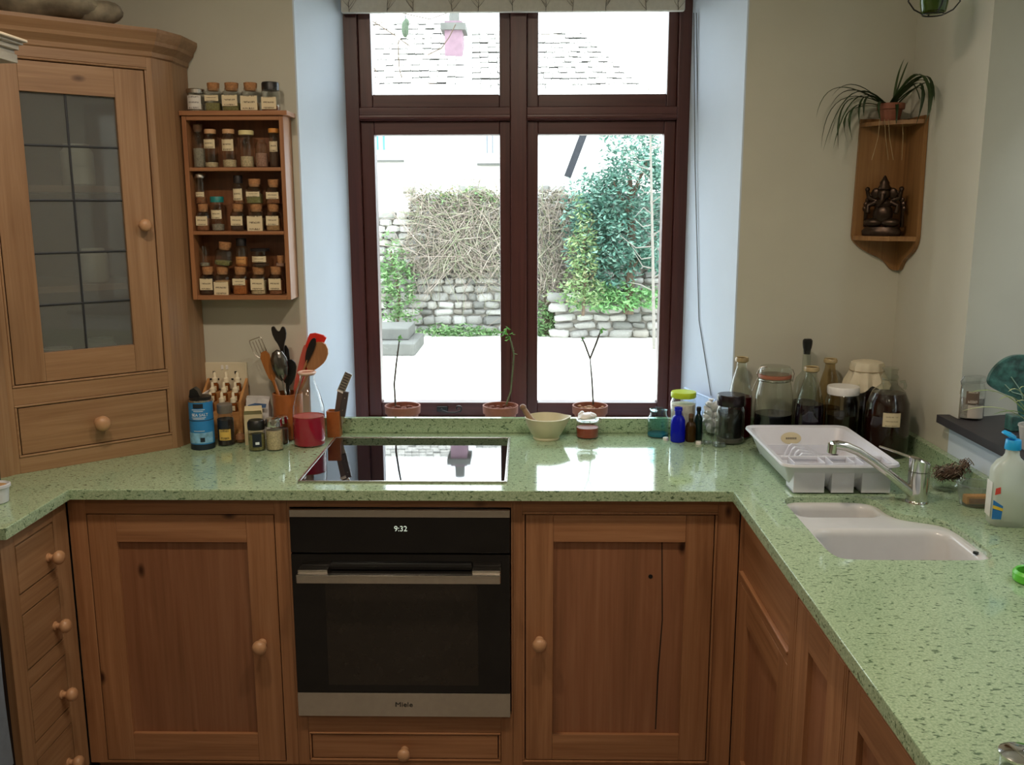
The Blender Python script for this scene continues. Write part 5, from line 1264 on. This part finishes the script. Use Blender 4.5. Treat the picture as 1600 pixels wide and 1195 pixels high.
obj('label', patch(.0645, -.55, .22, .098, .140, 8), paper('flagon_label', '#cdbd9c', '#8a7a66', 20, .55), q); obj('ear_handle', B().tube([(.026,-.01,.222),(.038,-.012,.226),(.043,-.012,.212),(.040,-.012,.202)], .005, 8), m_jarglass, q)

# ------------------------------------------------------------------ dish rack
t = thing('dish_drainer', 'white plastic dish drainer behind the sink', 'dish rack', (.805, 2.54, ZC)); o = Vector((.805, 2.54, 0))
m_rackpl = plain('drainer_plastic', '#d3d3da', .35, var=.02)
def rl(x0, x1, y0, y1, r, z): return [(x-o.x, y-o.y, z) for x, y in rrect(x0, x1, y0, y1, r, 4)]
b = B()
loft(b, [rl(.700,.925,2.385,2.715,.02,.012), rl(.693,.932,2.378,2.725,.02,.02), rl(.668,.945,2.335,2.752,.028,.082), rl(.655,.957,2.318,2.766,.03,.086), rl(.653,.959,2.316,2.768,.03,.080), rl(.653,.959,2.316,2.768,.03,.0795),
         rl(.664,.949,2.330,2.757,.028,.0775), rl(.689,.936,2.374,2.729,.02,.018), rl(.696,.929,2.381,2.719,.02,.010)])
loft(b, [rl(.700,.925,2.385,2.715,.02,.012), rl(.70+.11,.71+.105,2.54,2.56,.002,.012)])
obj('tray', b, m_rackpl, t, sm=40)
b = B()
for x, y in ((.715, 2.40), (.91, 2.40), (.715, 2.70), (.91, 2.70)): b.lathe([(.009, 0), (.010, .012)], 10, c=(x-o.x, y-o.y, 0))
obj('foot', b, m_rackpl, t)
# cutlery compartments across the front, with gaps below
b = B()
for x0, x1 in ((.690, .770), (.788, .846), (.866, .940)):
    for (xa_, xb_, ya_, yb_) in ((x0, x1, 2.345, 2.348), (x0, x1, 2.412, 2.415), (x0, x0+.003, 2.348, 2.412), (x1-.003, x1, 2.348, 2.412)): b.box(xa_-o.x, xb_-o.x, ya_-o.y, yb_-o.y, .004, .084, .001)
    b.box(x0-o.x, x1-o.x, 2.348-o.y, 2.412-o.y, .004, .007)
obj('cutlery_tub', b, m_rackpl, t)
obj('cross_bar', B().box(.672-o.x, .942-o.x, 2.410-o.y, 2.420-o.y, .074, .084, .002), m_rackpl, t)
for k in range(7):
    y = 2.45+.036*k; b = B()
    loft(b, [[(x-o.x+dx, y-o.y+dy, z+dz) for dx, dy, dz in ((0,-.005,0),(0,.005,0),(0,.005,.007),(0,-.005,.007))] for x, z in ((.752,.012),(.764,.040),(.772,.047),(.800,.044),(.862,.014))], True, True)
    obj('plate_rib', b, m_rackpl, t, sm=None)
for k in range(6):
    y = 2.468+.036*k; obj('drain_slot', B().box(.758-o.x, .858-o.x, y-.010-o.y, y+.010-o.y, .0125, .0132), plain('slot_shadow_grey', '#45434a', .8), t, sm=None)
obj('inner_rail', B().box(.69-o.x, .935-o.x, 2.70-o.y, 2.708-o.y, .012, .042, .002), m_rackpl, t)
em = obj('oval_emblem', B().lathe([(.030, 0), (.0305, .0008), (0, .001)], 28, c=(.790-o.x, 2.737-o.y, .052), M=Matrix.Rotation(math.radians(72), 3, 'X'), sy=.6), plain('emblem_buff', '#cdbf9c', .5, var=.05), t)
b = B()
for i in range(6): b.box(.774+.0055*i-o.x, .778+.0055*i-o.x, 2.7345-o.y, 2.7352-o.y, .0495, .0555)
obj('emblem_marks', b, plain('emblem_ink', '#8a8070', .6), em, sm=None)

# ------------------------------------------------------------------ tap
t = thing('mixer_tap', 'chrome single lever mixer tap at the sink', 'tap', (.985, 2.285, ZC)); 
obj('body', B().lathe([(.028,0),(.027,.004),(.0255,.006),(.0255,.078),(.0245,.0785),(.0245,.080),(.0255,.0805)], 28), m_chrome, t)
b = B(); n = 28
loft(b, [[(.0255*math.cos(6.2832*i/n), .0255*math.sin(6.2832*i/n), .082) for i in range(n)], [(.0255*math.cos(6.2832*i/n), .0255*math.sin(6.2832*i/n), .108-.35*.0255*math.cos(6.2832*i/n)) for i in range(n)], [(.021*math.cos(6.2832*i/n), .021*math.sin(6.2832*i/n), .1115-.35*.021*math.cos(6.2832*i/n)) for i in range(n)]], True, True)
lv = obj('lever', b, m_chrome, t)
obj('lever_arm', B().tube([(-.02,.01,.113),(-.05,.03,.122),(-.085,.05,.132)], [.007,.006,.0045], 10, flat=.5), m_chrome, lv)
sp_ = [(-.012,-.004,.022),(-.03,-.006,.036),(-.08,-.012,.077),(-.125,-.018,.111),(-.165,-.022,.137),(-.195,-.026,.150),(-.218,-.028,.155),(-.232,-.029,.154)]
so = obj('spout', B().tube(sp_, [.013,.012,.0105,.0105,.011,.0115,.0115,.011], 14), m_chrome, t)
obj('aerator', B().tube([(-.229,-.0285,.158),(-.231,-.0287,.135)], [.0125,.0118], 14), m_chrome, so)

# ------------------------------------------------------------------ washing-up things
c = gnd(1482, 770, ZC)
q = thing('glass_bowl', 'low glass bowl holding the wire scourer behind the tap', 'bowl', (c.x+.005, c.y+.03, ZC)); gb = Vector(q.location)
obj('bowl', B().open_lathe([(.026,0),(.030,.002),(.040,.014),(.045,.034),(.047,.036),(.044,.036),(.038,.016),(.028,.005)], 28), m_glass, q); obj('foot', B().open_lathe([(.026,.0),(.028,.004)], 24), m_glass, q)
t = thing('wire_scourer', 'tangled brown wire scourer heaped in the glass bowl', 'scourer', (gb.x, gb.y, ZC+.018))
b = B(); rnd = random.Random(2)
for k in range(170):
    u = rnd.uniform(-1, 1); c0 = Vector((u*.042+.012, rnd.uniform(-.016, .016), .026+.012*max(0, u)+.018*rnd.uniform(-1, 1)*(1-.3*u*u)+ (.012 if u > .6 else 0)))
    pts = []; a0 = rnd.uniform(0, 6.28); rr_ = rnd.uniform(.004, .010)
    for s_ in range(6): pts.append((c0.x+rr_*math.cos(a0+s_), c0.y+rr_*math.sin(a0+s_)*.8, max(.004, c0.z+rr_*math.sin(a0*2+s_*1.3))))
    b.tube(pts, .0011, 3)
obj('wire', b, islands('scourer_wire', ['#5a4636', '#7d6a58', '#9a8c80', '#3c2c22', '#6a4a3a'], .5), t, sm=None, kind='stuff'); obj('pad', B().ball((.008, 0, .026), .036, .016, .016, 14, 8), plain('scourer_pad', '#4c3a2e', .9, var=.4, scale=300), t)
c = gnd(1525, 795, ZC)
q = thing('clear_tub', 'clear plastic tub beside the detergent bottle', 'tub', (c.x+.012, c.y+.035, ZC)); tb = Vector(q.location)
obj('tub', B().open_lathe([(.034,0),(.036,.002),(.043,.052),(.046,.0525),(.046,.055),(.042,.055),(.035,.004)], 28), thin_glass('clear_plastic', (.9,.92,.9,1), .05, 1.4, haze=.08), q); obj('base', B().lathe([(.034,.001),(.034,.003)], 24), m_glass, q)
t = thing('sponge', 'orange and yellow kitchen sponge inside the clear tub', 'sponge', (tb.x+.002, tb.y-.004, ZC+.0045))
obj('foam', B().box(-.030, .028, -.012, .012, 0, .022, .003), plain('sponge_orange', '#d08a3a', .9, var=.15, scale=200), t); obj('scour_layer', B().box(-.024, .022, -.0135, -.0122, .004, .016, .0005), plain('sponge_dark', '#8a4a1c', .9, var=.2, scale=200), t)
c = gnd(1570, 824, ZC)
t = thing('detergent_bottle', 'translucent washing up bottle with blue cap by the sink', 'bottle', (c.x+.012, c.y+.022, ZC), (0, 0, -.15)); dbl = Vector(t.location)
m_det = thin_glass('milky_bottle', (.88,.93,.88,1), .08, 1.4, haze=.65, hazec=(.86,.89,.82,1))
b = B(); L = []
for w_, d_, z in ((.036,.022,0),(.041,.026,.006),(.042,.027,.03),(.042,.027,.128),(.040,.026,.138),(.031,.022,.152),(.018,.016,.163),(.0145,.0145,.170),(.0135,.0135,.182)):
    L.append([(x, y, z) for x, y in rrect(-w_, w_, -d_, d_, min(w_, d_)*.75, 5)])
loft(b, L, True, True); obj('bottle', b, m_det, t, sm=50)
m_cap = plain('cyan_cap', '#1d9fdc', .35, var=.04)
cp_ = obj('cap', B().lathe([(.0175,.1825),(.0180,.184),(.0165,.204),(.015,.206)], 24), m_cap, t)
obj('flip_lid', B().lathe([(.017,0),(.0175,.003),(.014,.009),(0,.011)], 20, c=(-.012, 0, .212), M=Matrix.Rotation(math.radians(28), 3, 'Y')), m_cap, cp_)
lb = obj('label', B().box(-.0425, -.0415, -.018, .018, .022, .105, .0003), plain('label_white', '#d8d6d0', .5), t, sm=None)
fr_ = B().add([(-.040,-.0265,.020),(-.020,-.0277,.020),(-.018,-.0277,.052),(-.040,-.0265,.066)], [(0,1,2,3)])
obj('label_blue', fr_, plain('label_blue', '#2a78c4', .4), t, sm=None); obj('label_yellow', B().add([(-.040,-.0272,.046),(-.018,-.0282,.040),(-.018,-.0282,.047),(-.040,-.0272,.054)], [(0,1,2,3)]), plain('label_yellow', '#e0c040', .4), t, sm=None)
obj('label_red', B().add([(-.038,-.0272,.078),(-.026,-.0282,.082),(-.027,-.0282,.098),(-.037,-.0272,.094)], [(0,1,2,3)]), plain('label_red', '#d0463c', .4), t, sm=None)
c = gnd(1597, 915, ZC)
t = thing('green_ring', 'bright green plastic ring at the right edge of the worktop', 'ring', (c.x+.028, c.y+.02, ZC)); m_lime = plain('lime_plastic', '#5fbf3a', .35, var=.03)
obj('ring', B().open_lathe([(.030,0),(.034,.004),(.0345,.018),(.030,.024),(.027,.022),(.026,.004),(.030,0)], 28), m_lime, t); obj('tab', B().box(.030, .055, -.008, .008, .004, .014, .003), m_lime, t)
c = at(1588, 1186, 1.12)
t = thing('small_glass_pot', 'small glass pot with chrome top at the lower right corner', 'pot', (c.x+.012, 1.13, ZC))
hh = max(.03, c.z-ZC)
obj('glass', B().lathe([(.022,0),(.026,.003),(.026,hh*.7)], 24), m_glass, t); obj('chrome_top', B().lathe([(.0275,hh*.7+.0005),(.028,hh*.85),(.02,hh),(0,hh+.001)], 24), m_chrome, t)

# ------------------------------------------------------------------ slate sill and what stands on it
ZS = 1.0585
t = obj('slate_sill', B().prism([(1.153, 2.59), (1.188, 2.59), (1.188, 2.538), (1.60, 2.678), (1.60, .862), (1.188, 1.0), (1.188, .95), (1.153, .95)], 1.0365, ZS), m_slate, sm=None, label='dark slate sill in the side window recess', cat='sill')
def sillpt(x, y): return gnd(x, y, ZS)
c = sillpt(1524, 657)
q = bottle('clip_jar', 'small clip jar with label on the slate sill', 'jar', c.x+.0, c.y+.03, [(.030,0),(.033,.004),(.033,.085),(.029,.094),(.028,.100)], m_glass, .06, plain('grey_granules', '#8c8880', .8, var=.2, scale=200), z=ZS+.0005)
obj('glass_lid', B().lathe([(.030,.102),(.032,.104),(.031,.118),(0,.120)], 24), m_glass, q); obj('wire_clip', B().tube([(-.033,-.006,.085),(-.038,-.008,.105),(-.03,-.008,.119)], .0014, 5).tube([(-.036,-.008,.095),(-.040,-.012,.07)], .0014, 5), m_steel, q)
obj('label', patch(.0332, -.9, .1, .045, .080, 8), paper('dark_jar_label', '#6a5a4e', '#d0c8bc', 8, .5), q); obj('label_lower', patch(.0332, -.7, .6, .006, .042, 8), plain('pale_label', '#bdb6ac', .6), q)
# tree shaped ornament
c = at(1590, 600, 2.40); 
t = thing('tree_ornament', 'glossy green tree shaped ornament on the slate sill', 'ornament', (c.x+.02, 2.40, ZS+.0005))
def opt(x, y): p = at(x, y, 2.40); return (p.x-t.location.x, p.z-t.location.z)
out = chaikin([opt(*p) for p in ((1542, 598), (1545, 585), (1556, 570), (1572, 558), (1592, 553), (1615, 556), (1640, 570), (1652, 595), (1645, 612), (1622, 622), (1606, 622), (1603, 650), (1592, 650), (1590, 622), (1570, 616), (1550, 606))], 2)
m_orn = plain('green_glaze', '#34605a', .3, var=.6, scale=55, coat=.4, bmp=.8)
obj('crown', B().prism(out, -.006, .006, 'y'), m_orn, t, sm=40)
b = B()
for pts in (((1596, 622), (1592, 608), (1582, 594), (1578, 588)), ((1594, 616), (1580, 612), (1568, 600)), ((1598, 620), (1606, 600), (1612, 590))): b.tube([(opt(*p)[0], -.007, opt(*p)[1]) for p in pts], .0016, 5)
obj('branch_line', b, plain('pale_glaze', '#8fb0a0', .3), t); zb = opt(1597, 650)[1]
obj('foot', B().box(opt(1588, 650)[0]-.02, opt(1606, 650)[0]+.02, -.02, .02, 0, max(.012, zb+.004), .004), m_orn, t)
def blade(b, p0, p1, p2, w, n=9):
    pts = []; p0, p1, p2 = Vector(p0), Vector(p1), Vector(p2)
    for i in range(n): s = i/(n-1); pts.append(p0*(1-s)**2 + p1*2*s*(1-s) + p2*s*s)
    vs = []
    for i, p in enumerate(pts):
        tg = (pts[min(i+1, n-1)]-pts[max(i-1, 0)]).normalized(); sd = tg.cross(Vector((0, 0, 1)))
        sd = sd.normalized() if sd.length > .05 else Vector((0, 1, 0)); nn = sd.cross(tg)
        ww = w*(math.sin(math.pi*min(1, .15+.85*i/(n-1)))**.6+.05)
        vs += [p-sd*ww, p-nn*ww*.35, p+sd*ww]
    b.add(vs, [(i*3+k, i*3+k+1, i*3+k+4, i*3+k+3) for i in range(n-1) for k in (0, 1)])
m_spider = islands('spider_leaves', ['#8fa35a', '#b4bf84', '#6f8c44', '#c6cc9c'], .5, .4, .2); m_dkspider = islands('dark_spider_leaves', ['#26381c', '#35492a', '#42562e', '#1e2c18'], .5, .4, .2)
c = at(1602, 660, 2.20)
t = thing('spider_plant', 'young pale spider plant in a light pot on the slate sill', 'potted plant', (c.x+.03, 2.20, ZS+.0005)); o = Vector(t.location)
obj('pot', B().lathe([(.030,0),(.032,.003),(.040,.055),(.042,.056),(.042,.060),(.037,.060),(.036,.050),(0,.048)], 24), plain('pale_pot', '#b8b4b0', .4), t)
b = B()
for (x, y, l, k) in ((1503, 642, 0, 40), (1512, 614, 0, 40), (1560, 625, .02, 30), (1575, 612, .02, 25), (1592, 608, .01, 20), (1612, 612, -.02, 20), (1630, 630, -.03, 30), (1550, 648, -.03, 20), (1640, 650, .03, 20), (1583, 630, -.02, 20)):
    e_ = at(x, y, 2.20+l)-o; blade(b, (.0, 0, .05), (e_.x*.45, e_.y*.5+l, max(e_.z, .05)+.035), e_, .0045)
obj('leaves', b, m_spider, t, sm=60)

# ------------------------------------------------------------------ corner shelf with figurine and spider plant
t = thing('corner_wall_shelf', 'brown wooden corner shelf with pointed lower boards', 'shelf', (XR, YW, 1.435))
HT = 1.890-1.435; HB_ = 1.545-1.435
def wing(ax, w):
    # board against one wall: straight sides, lower end sweeping to a point near the corner
    pr = [(0, 0), (-.030, 0), (-.045, .018), (-.062, .036), (-.095, .050), (-.130, .068), (-w+.004, .092), (-w, HB_), (-w+.006, HT+.012), (0, HT+.012)]
    return B().prism(chaikin(pr[:8], 1, False)+pr[8:], -.013, -.0015, ax)
obj('back_wing', wing('y', .162), m_shelfwood, t, sm=None)
obj('side_wing', wing('x', .150), m_shelfwood, t, sm=None)
shp = [(-.158, -.0135), (-.158, -.035), (-.135, -.082), (-.085, -.125), (-.0135, -.146), (-.0135, -.0135)]
obj('base_board', B().prism(shp, HB_-.014, HB_), m_shelfwood, t, sm=None); obj('top_board', B().prism([(x*.93, y*.93) if x < -.02 and y < -.02 else (x, y) for x, y in shp], HT-.012, HT), m_shelfwood, t, sm=None)
SM = Matrix.Translation((XR, YW, 1.435))
p = SM @ Vector((-.090, -.068, HB_+.0005))
fg = thing('seated_figurine', 'dark bronze seated figurine inside the corner shelf', 'figurine', p, (0, 0, math.radians(-35)))
m_bronze = plain('dark_bronze', '#3a2c22', .32, .75, var=.4, scale=60)
fs_ = 1.28
b = B().lathe([(.050,0),(.052,.004),(.052,.014),(.046,.020),(.044,.024)], 20, sy=.42)
obj('plinth', b, m_bronze, fg)
b = B()
b.ball((-.022, -.004, .036), .026, .014, .013, 14, 8).ball((.022, -.004, .036), .026, .014, .013, 14, 8).ball((0, .002, .060), .027, .018, .030, 16, 10).ball((0, .003, .088), .024, .014, .016, 14, 8)
b.ball((0, 0, .114), .017, .014, .018, 14, 10)
for s_ in (-1, 1):
    b.ball((s_*.022, .003, .116), .012, .004, .015, 10, 7)
    b.tube([(s_*.020, .002, .092), (s_*.040, -.002, .082), (s_*.036, -.010, .062)], [.008, .007, .006], 8)
    b.tube([(s_*.018, .006, .094), (s_*.040, .006, .104), (s_*.044, .002, .122)], [.007, .006, .005], 8); b.ball((s_*.044, .002, .127), .007, n=8, m=6)
b.tube([(0, -.012, .112), (.002, -.017, .098), (-.006, -.017, .084), (-.012, -.015, .080)], [.007, .006, .0045, .003], 8)
b.lathe([(.016,.126),(.017,.130),(.012,.140),(.013,.144),(.007,.154),(.002,.164)], 14)
b.v = [(x, y, z) for x, y, z in b.v]
obj('figure', b, m_bronze, fg, sm=60)
b = B()
for i in range(15):
    a = math.pi*(.02+.96*i/14); b.ball((.050*math.cos(a), .012, .070+.058*math.sin(a)), .007, .004, .008, 8, 5)
b.tube([(.048*math.cos(math.pi*i/16), .012, .070+.056*math.sin(math.pi*i/16)) for i in range(17)]+[(-.048, .012, .024)], .0045, 6).tube([(.048, .012, .070), (.048, .012, .024)], .0045, 6)
obj('halo_arch', b, m_bronze, fg)
fg.scale = (1.15, 1.1, 1.12)
p = SM @ Vector((-.085, -.062, HT+.0005))
t = thing('spider_plant', 'dark spider plant in clay pot on top of the corner shelf', 'potted plant', p); o = Vector(t.location)
obj('pot', B().lathe([(.026,0),(.028,.003),(.034,.034),(.040,.035),(.041,.052),(.036,.052),(.033,.040),(0,.038)], 24), m_terra, t)
b = B(); Yp = p.y
for (x, y, l, ax_, ay) in ((1275, 185, 0, 1290, 95), (1283, 232, 0, 1290, 110), (1286, 236, -.02, 1325, 90), (1296, 224, .03, 1318, 95), (1302, 232, -.04, 1330, 105), (1324, 222, -.02, 1300, 150), (1332, 220, -.06, 1310, 140), (1310, 234, -.03, 1300, 112), (1343, 196, -.03, 1335, 120), (1300, 150, .04, 1330, 105), (1296, 170, .02, 1322, 110),
                    (1452, 182, -.20, 1475, 60), (1460, 160, -.22, 1462, 70), (1445, 196, -.18, 1485, 75), (1436, 176, -.14, 1460, 85), (1430, 198, -.12, 1470, 90), (1452, 150, -.21, 1440, 70), (1455, 172, -.22, 1455, 60), (1448, 188, -.2, 1470, 68), (1413, 92, .01, 1400, 115), (1419, 96, .01, 1412, 110), (1442, 185, .0, 1430, 80), (1350, 182, -.05, 1345, 125), (1400, 196, -.07, 1405, 140), (1376, 190, -.07, 1365, 140)):
    e_ = at(x, y, Yp+l)-o; top_ = at(ax_, ay, Yp+l*(.9 if x > 1425 else .6))-o
    blade(b, (random.uniform(-.012, .012), 0, .040), (top_.x, top_.y, top_.z), e_, .0048, 13)
obj('leaves', b, m_dkspider, t, sm=60)
b = B()
for x0, x1, x2 in ((1375, 1372, 1362), (1382, 1384, 1388), (1388, 1390, 1396), (1410, 1411, 1409)): b.tube([tuple(at(x0, 186, Yp-.04)-o), tuple(at(x1, 215, Yp-.045)-o), tuple(at(x2, 250, Yp-.045)-o)], .0009, 4)
obj('trailing_roots', b, plain('pale_roots', '#a08a66', .8), t)

# ------------------------------------------------------------------ hanging green glass planter above right
c = at(1458, 24, 2.55)
t = thing('hanging_planter', 'green glass planter in black wire hanging at the upper right', 'planter', (c.x, 2.55, c.z)); o = Vector(t.location)
gl_ = thin_glass('green_planter_glass', (.35,.55,.12,1), 0, 1.6, haze=.25, hazec=(.25,.42,.08,1))
obj('glass', B().open_lathe([(.020,.004),(.030,.008),(.034,.030),(.036,.09),(.030,.11)], 24), gl_, t); obj('water', B().lathe([(.028,.010),(.032,.030),(.033,.06),(0,.061)], 20), liquid('green_water', '#3c5a1c', .5, .05), t)
b = B().tube([(.026*math.cos(i*.2618), .026*math.sin(i*.2618), .002) for i in range(25)], .002, 6)
for s_ in (-1, 1): b.tube([(s_*.026, 0, .002), (s_*.050, 0, .014), (s_*.066, 0, .034), (s_*.060, 0, .08), (0, 0, .22), (0, 0, ZCEIL-c.z-.001)], .002, 6)
b.tube([(0, -.026, .002), (0, -.05, .02), (0, -.06, .05), (0, 0, .22)], .002, 6).tube([(0, .026, .002), (0, .05, .02), (0, .06, .05), (0, 0, .22)], .002, 6)
obj('wire_holder', b, m_black, t)
b = B(); e_ = at(1545, 3, 2.55)-o; blade(b, (.01, 0, .10), (.08, 0, .16), e_, .007); e_ = at(1575, -40, 2.5)-o; blade(b, (.01, 0, .10), (.06, 0, .2), e_, .007)
obj('leaves', b, m_spider, t, sm=60)

# ------------------------------------------------------------------ things at the left edge of the worktop
c = gnd(3, 789, ZC)
q = thing('small_cup', 'small white cup with brown contents at the left worktop edge', 'cup', (c.x-.022, c.y+.02, ZC))
obj('cup', B().lathe([(.022,0),(.026,.003),(.030,.040),(.034,.042),(.034,.048),(.030,.050),(.028,.046),(.025,.042),(0,.041)], 24), plain('white_glaze', '#c8ccd4', .3), q); obj('contents', B().lathe([(.026,.0415),(.026,.0445),(0,.045)], 20), m_pow['tan'], q)
c = gnd(2, 757, ZC)
q = bottle('glass_jar', 'grey green glass jar at the left edge against the cupboard', 'jar', c.x-.030, c.y-.012, [(.030,0),(.033,.004),(.033,.060),(.026,.072),(.024,.078)], thin_glass('grey_green_glass', (.55,.63,.58,1), 0, 1.3, haze=.15), .035, liquid('grey_green_liquid', '#5a6a5c', .4))
lidof(q, .026, .074, .086, m_steel)
